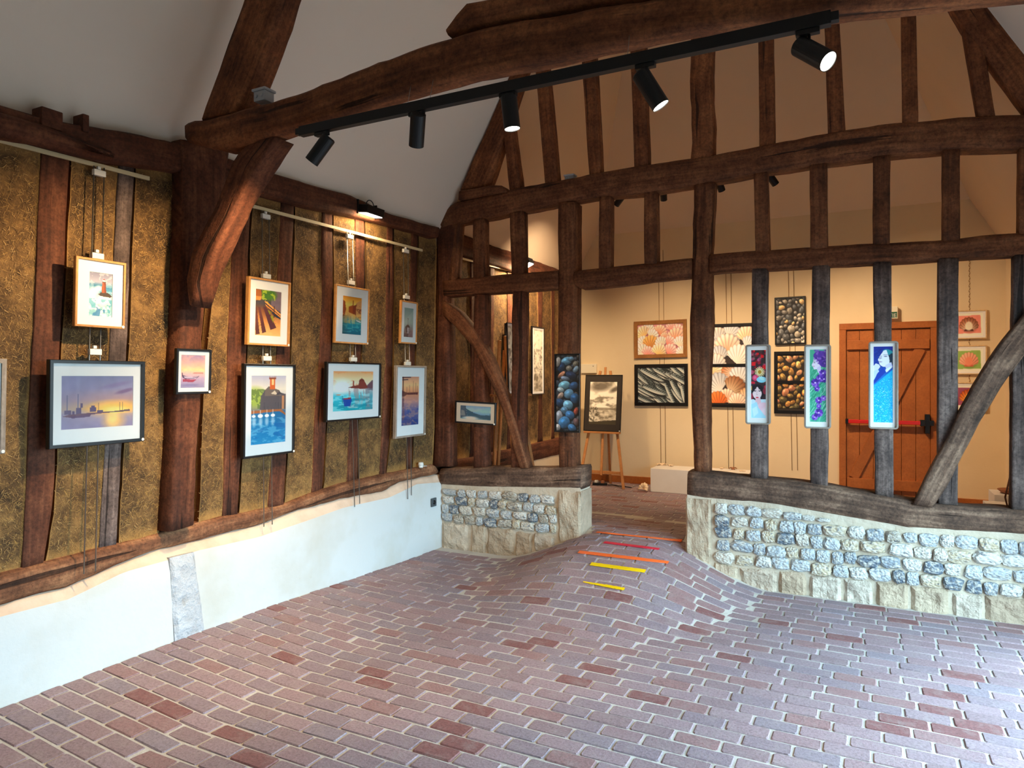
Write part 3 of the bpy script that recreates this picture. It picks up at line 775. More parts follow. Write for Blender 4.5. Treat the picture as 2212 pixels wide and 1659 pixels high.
# flint and limestone base walls
rs = random.Random(11)
def flint_protos():
    out = []
    for k in range(8):
        bm = bmesh.new(); bmesh.ops.create_icosphere(bm, subdivisions=2, radius=1.0)
        for v in bm.verts:
            p = v.co
            q = Vector([math.copysign(abs(x) ** .62, x) for x in p])
            q *= 1 + .18 * nz(p, 1.3, k * 9.1) + .24 * nz(p, 3.2, k * 5.3)
            v.co = q
        # keep only the visible half: 12 to 50 triangles would be coarse, so drop the buried back
        bmesh.ops.delete(bm, geom=[v for v in bm.verts if v.co.y > .35], context='VERTS')
        m = bpy.data.meshes.new("flint_stone"); bm.to_mesh(m); bm.free(); m.materials.append(M["flint"]); out.append(m)
    return out
FP = flint_protos()
def stone_base(X0, X1, quoin, topz, rows, zpitch, blocks, blockz):
    """core of mortar with rows of knapped flint over a course of limestone"""
    n = 40; V = []
    for i in range(n):
        x = X0 + (X1 - X0) * i / (n - 1)
        for z in (-.05, topz(x) + .03):
            for y in (YP - .008, YP + .235): V.append((x, y, z))
    Fc = []
    for i in range(n - 1):
        a, b = i * 4, i * 4 + 4
        Fc += [(a, b, b + 2, a + 2), (a + 1, a + 3, b + 3, b + 1), (a + 2, b + 2, b + 3, a + 3)]
    Fc += [(0, 2, 3, 1), (n * 4 - 4, n * 4 - 3, n * 4 - 1, n * 4 - 2)]
    core = link("stone_base", mesh("stone_base", V, Fc, M["mortar"]), wp)
    qa, qb = quoin
    noisy_slab("quoin_stone", [(qa, YP - .035, topz((qa + qb) / 2) - .0), (qb, YP - .035, topz((qa + qb) / 2) - .0), (qb, YP - .035, -.03), (qa, YP - .035, -.03)], (0, -1, 0), .27, M["limestone"], core, 12, .026, .02)
    lo, hi = (X0 + .015, qa - .02) if qb > (X0 + X1) / 2 else (qb + .02, X1)
    for k in range(rows):
        zc = zpitch[0] - zpitch[1] * k
        x = lo + rs.uniform(0, .02)
        while x < hi - .03:
            w = min(rs.choice((.08, .095, .11, .125, .145)) * rs.uniform(.92, 1.1), hi - x)
            hgt = zpitch[1] * rs.uniform(.80, .93)
            xm = x + w / 2; zz = zc + rs.uniform(-.006, .006)
            t = topz(xm) - .012
            if zz + hgt / 2 > t: hgt2 = t - (zz - hgt / 2); zz = t - hgt2 / 2; hgt = hgt2
            fl_ = max(H(xm, YP - .1), 0) + .02
            if zz - hgt / 2 < fl_: hgt2 = zz + hgt / 2 - fl_; zz = fl_ + hgt2 / 2; hgt = hgt2
            if hgt > .028 and w > .04:
                o = link("flint_stone", rs.choice(FP), core, (xm, YP - .004, zz), (0, rs.choice((0, math.pi)) + rs.uniform(-.06, .06), 0))
                o.scale = (w / 2 * 1.10, rs.uniform(.030, .046), hgt / 2 * 1.12)
            x += w + rs.uniform(.006, .018)
    for (a, b, za, zb) in blocks:
        zb0 = max(-.03, H((a + b) / 2, YP - .1) - .04)
        noisy_slab("limestone_block", [(a + .003, YP - .034, za), (b - .003, YP - .034, zb), (b - .003, YP - .034, zb0), (a + .003, YP - .034, zb0)], (0, -1, 0), .10, M["limestone"], core, 9, .020, .024)
def xat(px, py=1150): return onY(px, py, YP).x
stT = [onY(a, b, YP) for a, b in ((949, 1052), (1031, 1057), (1208, 1060), (1262, 1060))]
srT = [onY(a, b, YP) for a, b in ((1484, 1074), (1538, 1081), (1667, 1095), (1824, 1123), (1964, 1147), (2100, 1155), (2260, 1165))]
def ztop(l):
    def f(x):
        if x <= l[0].x: return l[0].z
        for a, b in zip(l, l[1:]):
            if a.x <= x <= b.x: return a.z + (b.z - a.z) * (x - a.x) / (b.x - a.x)
        return l[-1].z
    return f
L0, L1 = .0, xat(1254)
bz = onY(1000, 1132, YP).z
stone_base(L0, L1, (xat(1208), L1 + .01), ztop(stT), 4, (ztop(stT)(.8) - .058, .0865), [], 0)
core_l = [o for o in wp.children if o.name.startswith("stone_base")][0]
for a, b, t0, t1 in ((957, 1014, 1127, 1131), (1021, 1051, 1131, 1134), (1053, 1111, 1135, 1143), (1115, 1151, 1147, 1150), (1155, 1199, 1150, 1158)):
    xa, xb = xat(a), xat(b); zf = max(0, H((xa + xb) / 2, YP - .1)) - .04
    noisy_slab("limestone_block", [(xa, YP - .03, onY(a, t0, YP).z), (xb, YP - .03, onY(b, t1, YP).z), (xb, YP - .03, zf), (xa, YP - .03, zf)], (0, -1, 0), .10, M["limestone"], core_l, 9, .022, .024)
R0 = xat(1485)
blk = []
for a, b, t0, t1 in ((1541, 1596, 1211, 1226), (1599, 1680, 1226, 1233), (1683, 1743, 1232, 1236), (1748, 1818, 1240, 1246), (1823, 1886, 1250, 1255), (1892, 1962, 1256, 1262), (1967, 2049, 1265, 1272), (2057, 2122, 1280, 1285), (2127, 2225, 1285, 1296)):
    blk.append((xat(a), xat(b), onY(a, t0, YP).z, onY(b, t1, YP).z))
stone_base(R0, XR, (R0 - .01, xat(1537)), ztop(srT), 5, (.605, .0985), blk, 0)

# ================================================================== PAINTED PICTURES: a small numpy painter whose result is stored as colours on the print's own grid
class Cv:
    def __init__(s, w, h, bg=(255, 255, 255), seed=0):
        s.w, s.h = w, h
        s.Y, s.X = np.mgrid[0:h, 0:w].astype(float)
        s.X = (s.X + .5) / w; s.Y = (s.Y + .5) / h
        s.asp = h / w
        s.a = np.zeros((h, w, 3)); s.a[:] = bg
        s.r = np.random.RandomState(seed); s.px = 1.0 / w
    def put(s, m, col, al=1.0):
        m = np.clip(m * al, 0, 1)[..., None]; s.a = s.a * (1 - m) + np.array(col, float) * m
    def grad(s, stops, x=False, m=None):
        t = s.X if x else s.Y
        ps = [p for p, _ in stops]
        g = np.stack([np.interp(t, ps, [c_[k] for _, c_ in stops]) for k in range(3)], -1)
        if m is None: s.a = g
        else: s.a = s.a * (1 - m[..., None]) + g * m[..., None]
    def ns(s, fx, fy, seed=0, oct=3):
        out = np.zeros((s.h, s.w)); amp = 1; tot = 0
        for o in range(oct):
            gx, gy = max(2, int(fx * 2 ** o) + 2), max(2, int(fy * 2 ** o) + 2)
            g = np.random.RandomState(seed + o * 17).rand(gy, gx)
            x = s.X * (gx - 1.001); y = s.Y * (gy - 1.001)
            i, j = x.astype(int), y.astype(int); fx_, fy_ = x - i, y - j
            fx_ = fx_ * fx_ * (3 - 2 * fx_); fy_ = fy_ * fy_ * (3 - 2 * fy_)
            out += amp * ((g[j, i] * (1 - fx_) + g[j, i + 1] * fx_) * (1 - fy_) + (g[j + 1, i] * (1 - fx_) + g[j + 1, i + 1] * fx_) * fy_)
            tot += amp; amp *= .55
        return out / tot
    def ell(s, cx, cy, rx, ry, col, al=1.0, rot=0.0, soft=None):
        """radii in units of the width"""
        dx, dy = s.X - cx, (s.Y - cy) * s.asp
        ca, sa = math.cos(rot), math.sin(rot)
        u, v = dx * ca + dy * sa, -dx * sa + dy * ca
        d = np.sqrt((u / rx) ** 2 + (v / ry) ** 2)
        w_ = soft if soft is not None else 1.2 * s.px / min(rx, ry)
        m = np.clip((1 - d) / max(w_, 1e-6) + .5, 0, 1)
        if col is not None: s.put(m, col, al)
        return m, u / rx, v / ry
    def poly(s, pts, col, al=1.0, blur=0):
        ins = np.zeros((s.h, s.w), bool); n = len(pts)
        for i in range(n):
            x0, y0_ = pts[i]; x1, y1_ = pts[(i + 1) % n]
            if y0_ == y1_: continue
            cnd = ((y0_ > s.Y) != (y1_ > s.Y)) & (s.X < (x1 - x0) * (s.Y - y0_) / (y1_ - y0_) + x0)
            ins ^= cnd
        m = ins.astype(float)
        for _ in range(blur):
            p = np.pad(m, 1, mode='edge'); m = (p[:-2, 1:-1] + p[2:, 1:-1] + p[1:-1, :-2] + p[1:-1, 2:] + 2 * m) / 6
        s.put(m, col, al); return m
    def line(s, x0, y0_, x1, y1_, w, col, al=1.0):
        ax, ay, bx, by = x0, y0_ * s.asp, x1, y1_ * s.asp
        dx, dy = bx - ax, by - ay; L = dx * dx + dy * dy + 1e-12
        t = np.clip(((s.X - ax) * dx + (s.Y * s.asp - ay) * dy) / L, 0, 1)
        d = np.hypot(s.X - ax - t * dx, s.Y * s.asp - ay - t * dy)
        s.put(np.clip((w / 2 - d) / s.px + .5, 0, 1), col, al)
    def wob(s, amt, seed=0):
        s.a *= (1 + amt * (s.ns(9, 9 * s.asp, seed, 3) - .5))[..., None]
def pebble(cv, cx, cy, rx, ry, col, rot=0, hi=None):
    col = np.array(col, float)
    cv.ell(cx + rx * .10, cy + ry * .16 / cv.asp, rx * 1.10, ry * 1.12, (12, 12, 14), .85, rot, .3)
    m, u, v = cv.ell(cx, cy, rx, ry, None, rot=rot)
    ca, sa = math.cos(rot), math.sin(rot); du, dv = u * rx * ca - v * ry * sa, u * rx * sa + v * ry * ca
    k = np.clip(.95 - .55 * (du / rx * .5 + dv / ry * .8), .25, 1.5)[..., None]
    g = np.clip(col * k, 0, 255); m3 = m[..., None]; cv.a = cv.a * (1 - m3) + g * m3
    cv.ell(cx - rx * .25, cy - ry * .35 / cv.asp, rx * .32, ry * .22, hi or np.minimum(col * 1.5 + 30, 255), .7, rot, .8)
def pack(cv, n, r0, r1, pal, seed, fn=pebble, bgc=(14, 14, 18), ecc=(.6, 1.0)):
    r = random.Random(seed); cv.a[:] = bgc; pts = []
    tries = 0
    while len(pts) < n and tries < 6000:
        tries += 1; rr = r.uniform(r0, r1); x, y = r.uniform(-.02, 1.02), r.uniform(-.02, 1.02)
        if all(math.hypot(x - a, (y - b) * cv.asp) > (rr + q) * .80 for a, b, q in pts): pts.append((x, y, rr))
    pts.sort(key=lambda p: -p[2] + p[1] * .0)
    for x, y, rr in pts: fn(cv, x, y, rr, rr * r.uniform(*ecc), r.choice(pal), r.uniform(0, 3.1))
def scallop(cv, cx, cy, r, rot, c1, c2, edge=(120, 90, 80), ribs=13, sh=(90, 60, 60)):
    """fan shell, hinge at the lower end"""
    cv.ell(cx + r * .10, cy + r * .12 / cv.asp, r * 1.05, r * .98, sh, .75, rot, .25)
    dx, dy = cv.X - cx, (cv.Y - cy) * cv.asp
    ca, sa = math.cos(rot), math.sin(rot); u, v = (dx * ca + dy * sa) / r, (-dx * sa + dy * ca) / r
    ang = np.arctan2(u, -(v - .85)); rad = np.hypot(u, v - .85)
    lim = 1.78 * np.cos(ang * .62) + .05 * np.cos(ang * ribs * 2.2)
    m = np.clip((lim - rad) * r / cv.px * .8 + .5, 0, 1) * (np.abs(ang) < 1.25)
    t = np.clip(rad / 1.8, 0, 1)[..., None]
    g = np.array(c1, float) * (1 - t) + np.array(c2, float) * t
    g *= (1 - .22 * np.clip(np.cos(ang * ribs * 2.2) * -1, 0, 1) * np.clip(rad, 0, 1))[..., None]
    g *= (1.04 - .16 * (u * .6 + v * .4))[..., None]
    e = np.clip((rad - lim + .14) * 6, 0, 1)[..., None] * .35
    g = g * (1 - e) + np.array(edge, float) * e
    cv.a = cv.a * (1 - m[..., None]) + np.clip(g, 0, 255) * m[..., None]
def lighthouse(cv):
    cv.grad([(0, (120, 120, 140)), (.22, (168, 166, 182)), (.30, (60, 120, 150)), (.42, (90, 150, 175)), (.55, (190, 206, 206)), (1, (120, 176, 182))])
    cv.put(cv.ns(6, 10, 3) > .55, (225, 230, 228), .35); cv.put((cv.ns(5, 9, 8) > .52) & (cv.Y > .42), (240, 244, 240), .75)
    for x, y, r in ((.25, .42, .17), (.12, .52, .2), (.42, .36, .13), (.6, .62, .22), (.2, .66, .2)): cv.ell(x, y, r, r * .9, (244, 246, 242), .8, 0, .8)
    cv.put((cv.ns(4, 8, 12) > .56) & (cv.Y > .6), (60, 140, 165), .6); cv.put((cv.ns(4, 6, 19) > .6) & (cv.Y > .78), (40, 96, 150), .6)
    cv.ell(.66, .49, .24, .07, (70, 56, 44)); cv.poly([(.42, .5), (.5, .44), (.8, .44), (.97, .52), (.9, .545), (.5, .53)], (66, 52, 42))
    cv.poly([(.56, .22), (.70, .22), (.73, .45), (.53, .45)], (156, 82, 48)); cv.poly([(.64, .22), (.70, .22), (.73, .45), (.66, .45)], (112, 54, 34))
    cv.poly([(.55, .20), (.71, .20), (.71, .225), (.55, .225)], (70, 40, 34)); cv.poly([(.585, .165), (.675, .165), (.675, .20), (.585, .20)], (240, 230, 220)); cv.poly([(.57, .168), (.63, .135), (.69, .168)], (170, 50, 40))
def harbour(cv):
    cv.grad([(0, (128, 132, 158)), (.25, (150, 142, 164)), (.45, (190, 150, 140)), (.62, (242, 186, 96)), (.72, (200, 168, 150)), (.8, (178, 158, 160)), (1, (142, 132, 160))])
    cv.put(np.clip(1.1 - cv.X * 1.5, 0, 1), (128, 124, 152), .65)
    cv.put((cv.ns(5, 4, 5)), (110, 112, 150), .30); cv.ell(.88, .30, .13, .025, (112, 88, 118), .8, -.25, .9); cv.ell(.75, .18, .2, .03, (126, 112, 146), .6, -.2, 1)
    cv.ell(.70, .64, .30, .10, (252, 190, 100), .9, 0, 1); cv.ell(.74, .66, .16, .04, (255, 216, 132), .9, 0, 1)
    cv.put((cv.Y > .73).astype(float), (150, 138, 162), .35); cv.ell(.72, .88, .14, .10, (248, 190, 112), .75, 0, 1); cv.ell(.70, .8, .08, .12, (255, 222, 140), .6, 0, 1)
    for x, y0_ in ((.085, .37), (.225, .35)): cv.line(x, y0_, x, .70, .013, (96, 92, 118))
    for a, b, y0_, y1_ in ((.05, .14, .64, .72), (.20, .27, .60, .72), (.255, .285, .52, .60), (.38, .47, .60, .68), (.40, .45, .57, .62), (.48, .56, .655, .70), (.15, .18, .66, .72)): cv.poly([(a, y0_), (b, y0_), (b, y1_), (a, y1_)], (92, 78, 104))
    cv.poly([(.02, .75), (.1, .72), (.4, .70), (.7, .69), (.95, .665), (.95, .70), (.6, .715), (.3, .745), (.12, .775)], (104, 78, 92)); cv.poly([(.1, .755), (.4, .735), (.38, .775), (.15, .79)], (92, 70, 96), .9)
    for x in (.50, .80, .84): cv.line(x, .52, x, .69, .006, (104, 80, 84))
    cv.poly([(.73, .69), (.94, .66), (.92, .70), (.76, .71)], (96, 74, 80)); cv.wob(.10, 4)
def smallboat(cv):
    cv.grad([(0, (166, 140, 168)), (.25, (214, 172, 164)), (.45, (248, 208, 156)), (.56, (226, 184, 176)), (.7, (190, 164, 184)), (1, (146, 140, 168))])
    cv.put((cv.ns(3, 6, 4) > .55) & (cv.Y < .5), (232, 180, 160), .4)
    cv.poly([(.5, .54), (.6, .52), (.92, .53), (.92, .56), (.5, .56)], (190, 130, 120), .8)
    cv.poly([(.08, .60), (.3, .655), (.6, .66), (.78, .63), (.66, .70), (.2, .72), (.1, .68)], (88, 70, 92)); cv.poly([(.14, .645), (.6, .67), (.72, .645), (.6, .70), (.2, .70)], (196, 176, 190))
    cv.line(.085, .545, .095, .64, .03, (70, 52, 72)); cv.poly([(.1, .72), (.66, .74), (.5, .82), (.12, .80)], (150, 56, 70), .85); cv.ell(.4, .9, .3, .05, (120, 112, 150), .6, 0, 1); cv.wob(.08, 2)
def bench(cv):
    cv.grad([(0, (96, 84, 70)), (.3, (70, 66, 70)), (.45, (120, 78, 52)), (.7, (214, 150, 90)), (1, (240, 190, 130))])
    cv.put((cv.X > .6) & (cv.Y < .45), (128, 110, 118), .8); cv.ell(.5, .10, .30, .22, (70, 112, 44), .9, 0, .5); cv.put((cv.ns(9, 14, 3) > .55) & (cv.Y < .28) & (cv.X > .25) & (cv.X < .75), (176, 190, 70), .8)
    cv.poly([(0, .02), (.22, .02), (.24, .22), (0, .26)], (156, 96, 54)); cv.poly([(0, .16), (.25, .16), (.2, .24), (0, .25)], (196, 140, 80))
    cv.poly([(.35, .28), (1, .46), (1, .62), (.72, .55)], (44, 50, 62)); cv.poly([(.34, .26), (.42, .25), (1, .50), (1, .54)], (226, 160, 90)); cv.poly([(.38, .31), (1, .555), (1, .585), (.4, .35)], (206, 136, 70))
    cv.poly([(0, .40), (.07, .40), (.20, .96), (.05, .98)], (92, 54, 52)); cv.poly([(.12, .39), (.20, .39), (.44, .91), (.29, .94)], (92, 54, 52))
    cv.poly([(.30, .38), (.44, .37), (.82, .80), (.60, .86)], (86, 50, 54)); cv.put((cv.ns(14, 20, 6) > .53) & (cv.X > .42 + (cv.Y - .36) * .8) & (cv.X < .55 + (cv.Y - .36) * .8) & (cv.Y > .38) & (cv.Y < .78), (140, 140, 40), .9)
    cv.line(.72, .34, .72, .58, .03, (70, 44, 36)); cv.line(.05, .82, .3, .74, .012, (90, 56, 50)); cv.wob(.12, 5)
def church(cv):
    cv.grad([(0, (176, 176, 196)), (.2, (222, 214, 200)), (.34, (196, 190, 186)), (.50, (120, 120, 118)), (.53, (40, 100, 140)), (.75, (30, 120, 168)), (1, (46, 136, 178))])
    cv.ell(.12, .32, .30, .28, (150, 168, 76), .9, 0, .6); cv.put((cv.ns(12, 16, 3) > .52) & (cv.X < .42) & (cv.Y > .2) & (cv.Y < .48), (84, 104, 56), .7)
    cv.poly([(.38, .22), (.46, .19), (.80, .25), (.98, .28), (1, .26), (1, .50), (.25, .50), (.28, .30)], (86, 80, 84)); cv.poly([(.40, .21), (.5, .16), (.8, .22), (.86, .30), (.38, .30)], (110, 98, 92))
    cv.poly([(.52, .05), (.68, .05), (.68, .205), (.52, .205)], (186, 98, 54)); cv.poly([(.57, .06), (.64, .06), (.64, .14), (.57, .14)], (236, 190, 140)); cv.poly([(.50, .03), (.70, .03), (.70, .055), (.50, .055)], (120, 70, 52))
    for x in (.525, .58, .64, .685): cv.line(x, .0, x, .05, .012, (140, 80, 60))
    cv.poly([(.56, .27), (.66, .22), (.76, .29)], (206, 190, 170)); cv.poly([(.70, .29), (.80, .23), (.88, .28)], (70, 66, 72)); cv.poly([(.87, .30), (.94, .30), (.94, .50), (.87, .50)], (176, 130, 96))
    cv.poly([(0, .505), (.85, .50), (1, .575), (1, .60), (.8, .53), (0, .55)], (150, 96, 60)); cv.put((cv.ns(10, 5, 7) > .55) & (cv.Y > .40) & (cv.Y < .5), (60, 62, 66), .5)
    for x, r in ((.09, .05), (.27, .07), (.45, .06), (.62, .06)): cv.ell(x, .585, r, r * .75, (246, 248, 250)); cv.line(x, .50, x, .58, .012, (230, 220, 210))
    for x in (.1, .28, .45, .62): cv.ell(x, .67, .05, .13, (220, 226, 236), .6, 0, 1)
    cv.put((cv.ns(4, 26, 9) > .60) & (cv.Y > .62), (150, 200, 220), .45); cv.put((cv.ns(3, 14, 2) > .56) & (cv.Y > .7), (20, 90, 150), .4)
def canal(cv):
    cv.grad([(0, (206, 132, 44)), (.22, (252, 206, 110)), (.35, (240, 180, 96)), (.5, (206, 160, 100)), (.62, (120, 150, 140)), (.75, (30, 130, 146)), (1, (28, 96, 116))])
    cv.poly([(0, .10), (.14, .16), (.20, .36), (.12, .52), (0, .56)], (140, 70, 34)); cv.poly([(.32, .28), (.55, .22), (.55, .45), (.32, .42)], (166, 84, 40)); cv.poly([(.52, .1), (.57, .1), (.58, .46), (.52, .46)], (146, 64, 32)); cv.poly([(.56, .24), (.72, .20), (.72, .48), (.56, .46)], (134, 66, 40))
    cv.poly([(.70, .16), (1, .06), (1, .60), (.70, .50)], (206, 150, 96)); cv.put((cv.ns(8, 14, 3) > .58) & (cv.X > .7) & (cv.Y > .15) & (cv.Y < .55), (120, 64, 44), .7)
    cv.put((cv.ns(9, 5, 5) > .52) & (cv.Y > .45) & (cv.Y < .7), (236, 190, 110), .55); cv.put((cv.ns(4, 24, 7) > .58) & (cv.Y > .6), (120, 200, 196), .45); cv.poly([(.72, .60), (.97, .64), (.95, .665), (.75, .63)], (236, 230, 224)); cv.line(.52, .5, .54, .86, .03, (190, 220, 200), .4)
    cv.put(np.clip(.35 - cv.X, 0, 1) * 2 * (cv.Y > .5), (74, 60, 50), .7)
def venice(cv):
    cv.grad([(0, (232, 170, 120)), (.2, (250, 214, 170)), (.4, (246, 226, 208)), (.5, (216, 226, 224)), (.65, (70, 190, 204)), (1, (30, 150, 160))])
    cv.put((cv.ns(4, 6, 3) > .54) & (cv.Y < .4), (226, 150, 96), .5); cv.ell(.22, .38, .26, .16, (255, 250, 240), .9, 0, .9)
    cv.poly([(.48, .25), (.51, .25), (.52, .44), (.47, .44)], (150, 70, 50)); cv.ell(.70, .27, .07, .07, (110, 52, 44)); cv.poly([(.36, .42), (.5, .37), (.62, .36), (.63, .26), (.77, .26), (.84, .38), (1, .25), (1, .46), (.6, .45)], (126, 62, 52)); cv.line(.70, .18, .70, .26, .012, (110, 52, 44)); cv.poly([(.84, .36), (.97, .23), (1, .25), (1, .5), (.85, .48)], (104, 80, 90), .9)
    cv.put(((cv.ns(16, 2, 5) > .5) & (cv.Y > .44) & (cv.Y < .92) & (cv.X > .38)).astype(float), (164, 142, 140), .6); cv.put((cv.X > .8) & (cv.Y > .45), (120, 136, 146), .5)
    cv.put((cv.ns(4, 18, 8) > .57) & (cv.Y > .58), (190, 240, 240), .5); cv.put((cv.ns(4, 14, 18) > .6) & (cv.Y > .7), (10, 120, 140), .5); cv.poly([(.24, .68), (.44, .66), (.46, .74), (.42, .88), (.28, .88)], (28, 74, 150)); cv.poly([(.25, .68), (.44, .66), (.43, .70), (.27, .71)], (150, 60, 60)); cv.line(.23, .62, .24, .80, .008, (60, 40, 60)); cv.ell(.14, .59, .05, .012, (220, 130, 90))
def greyboat(cv):
    cv.grad([(0, (140, 164, 160)), (.5, (172, 180, 166)), (.75, (142, 124, 118)), (1, (90, 68, 70))])
    cv.poly([(.0, .5), (1, .05), (1, .25), (.0, .75)], (186, 196, 186), .4); cv.poly([(.18, .66), (.35, .58), (.55, .58), (.66, .66), (.52, .84), (.3, .84)], (70, 44, 44)); cv.poly([(.36, .66), (.60, .66), (.52, .86), (.40, .86)], (176, 160, 158)); cv.line(.45, .36, .45, .6, .025, (84, 66, 66)); cv.line(.38, .37, .52, .39, .02, (84, 66, 66)); cv.put((cv.Y > .86), (84, 58, 62), .7); cv.poly([(.5, .9), (1, .7), (1, 1), (.5, 1)], (150, 120, 116), .8)
def masts(cv):
    cv.grad([(0, (206, 150, 128)), (.18, (242, 190, 140)), (.34, (206, 140, 104)), (.5, (190, 140, 130)), (.7, (100, 96, 136)), (1, (44, 62, 112))])
    cv.poly([(0, .28), (.12, .30), (.3, .33), (.95, .33), (.9, .38), (.3, .37), (.1, .42), (0, .42)], (94, 52, 50)); cv.line(.09, .0, .10, .6, .05, (78, 48, 52)); cv.line(.0, .03, .5, .02, .05, (60, 48, 58)); cv.line(.06, .075, .34, .07, .05, (60, 48, 58))
    for x, t in ((.30, .22), (.45, .18), (.66, .10), (.80, .14), (.90, .2)): cv.line(x, t, x, .35, .015, (130, 84, 76))
    cv.poly([(.04, .4), (.16, .4), (.20, .85), (.08, .9)], (120, 84, 92), .7); cv.put((cv.ns(5, 20, 5) > .58) & (cv.Y > .4), (214, 160, 130), .4); cv.put((cv.ns(4, 18, 9) > .6) & (cv.Y > .62), (40, 70, 130), .5)
def landscape_blue(cv):
    cv.grad([(0, (120, 150, 176)), (.4, (160, 186, 200)), (.62, (90, 120, 140)), (1, (110, 140, 146))])
    cv.poly([(.2, .25), (.36, .42), (.6, .56), (1, .66), (1, .95), (.25, .8)], (60, 88, 104)); cv.poly([(.4, .5), (.95, .05), (.95, .6), (.7, .66)], (130, 174, 206), .7); cv.poly([(0, .0), (.18, 0), (.24, .8), (0, .9)], (70, 86, 100)); cv.poly([(.04, .35), (.14, .38), (.18, .75), (.03, .75)], (156, 156, 150), .6); cv.ell(.35, .88, .2, .05, (230, 226, 214), .9, 0, .9); cv.wob(.12, 3); cv.a = np.clip(cv.a * (1.12, 1.16, 1.24) + 8, 0, 255)
SH = [((236, 222, 196), (246, 240, 228)), ((226, 150, 110), (244, 214, 196)), ((240, 196, 120), (248, 232, 214)), ((232, 140, 124), (246, 216, 208)), ((196, 130, 70), (226, 186, 120))]
def shells_pink(cv):
    cv.a[:] = (204, 150, 150); cv.wob(.3, 3)
    L = [(.25, .13, .14, .3, 0), (.10, .25, .16, -.5, 2), (.52, .22, .14, .6, 1), (.78, .10, .14, .2, 3), (.92, .25, .15, .7, 3), (.86, .38, .18, .25, 1), (.60, .40, .09, .0, 1), (.12, .55, .14, -.4, 0), (.35, .36, .14, .9, 0), (.30, .58, .17, .25, 4), (.52, .58, .13, -.2, 0), (.73, .62, .14, 1.1, 3), (.95, .62, .15, .4, 0), (.08, .85, .16, -.5, 0), (.24, .90, .14, .3, 3), (.48, .84, .16, .2, 2), (.74, .88, .15, .8, 3), (.96, .90, .12, -.3, 0)]
    for x, y, r, ro, k in L: scallop(cv, x, y, r * .86, ro, SH[k][0], SH[k][1], (190, 130, 130), 9, (150, 84, 96))
def shells_white(top):
    def f(cv):
        cv.a[:] = (52, 42, 40)
        W1, W2, O1, O2 = (244, 236, 224), (196, 200, 208), (232, 156, 116), (246, 226, 208)
        if top: L = [(.14, .22, .24, -.4, W2, W1), (.55, .14, .22, .7, W1, W2), (.90, .22, .24, .2, (240, 190, 140), O2), (.96, .48, .2, .9, W1, W2), (.12, .52, .2, -.8, O2, W2), (.42, .48, .30, .0, O1, W1), (.2, .72, .22, -.3, W1, W2), (.72, .76, .28, .4, W1, (236, 230, 222)), (.14, .95, .24, 0, W2, W1)]
        else: L = [(.14, .05, .22, 1, (240, 206, 150), O2), (.45, .10, .2, -1, W1, (170, 110, 70)), (.75, .22, .26, .3, W1, W2), (.16, .45, .28, -.6, W1, W2), (.62, .55, .27, .8, (236, 214, 180), (120, 76, 48)), (.92, .8, .22, .4, W1, (190, 150, 110)), (.42, .80, .2, .2, O1, O2), (.16, .92, .24, -.3, (206, 98, 44), (232, 140, 80)), (.66, .92, .2, .1, (240, 190, 160), O2)]
        for x, y, r, ro, a, b in L: scallop(cv, x, y, r * .86, ro, a, b, (130, 90, 70), 11, (44, 36, 38))
    return f
def fish(cv):
    cv.a[:] = (34, 42, 44); r = random.Random(4)
    for k in range(64):
        x, y = r.uniform(-.05, 1.05), r.uniform(-.05, 1.05); a = .55 + r.uniform(-.25, .3) + (.5 if x > .55 and y > .5 else 0); l = r.uniform(.24, .34); w = r.uniform(.035, .055)
        cv.ell(x + .02, y + .03, l * 1.02, w * 1.25, (12, 16, 20), .9, a, .3)
        m, u, v = cv.ell(x, y, l, w, None, rot=a)
        t = np.clip(v * .5 + .5, 0, 1)[..., None]
        g = np.array((70, 84, 86), float) * (1 - t) + np.array((232, 232, 222), float) * t
        st = (np.sin(u * 40 + v * 6) > .2) & (v < -.1); g[st] = (24, 34, 40)
        g[(np.abs(v - .05) < .12)] = (176, 186, 186); cv.a = cv.a * (1 - m[..., None]) + g * m[..., None]
        hx, hy = x - l * .86 * math.cos(a), y - l * .86 * math.sin(a) / cv.asp; cv.ell(hx, hy, w * .30, w * .30, (20, 20, 22))
def pebbles_grey(cv): pack(cv, 110, .06, .14, [(128, 126, 122), (96, 98, 100), (150, 146, 138), (176, 168, 152), (86, 90, 94), (214, 180, 130)], 5, ecc=(.55, .95)); cv.a *= (.7 + .6 * cv.ns(12, 18, 3))[..., None]
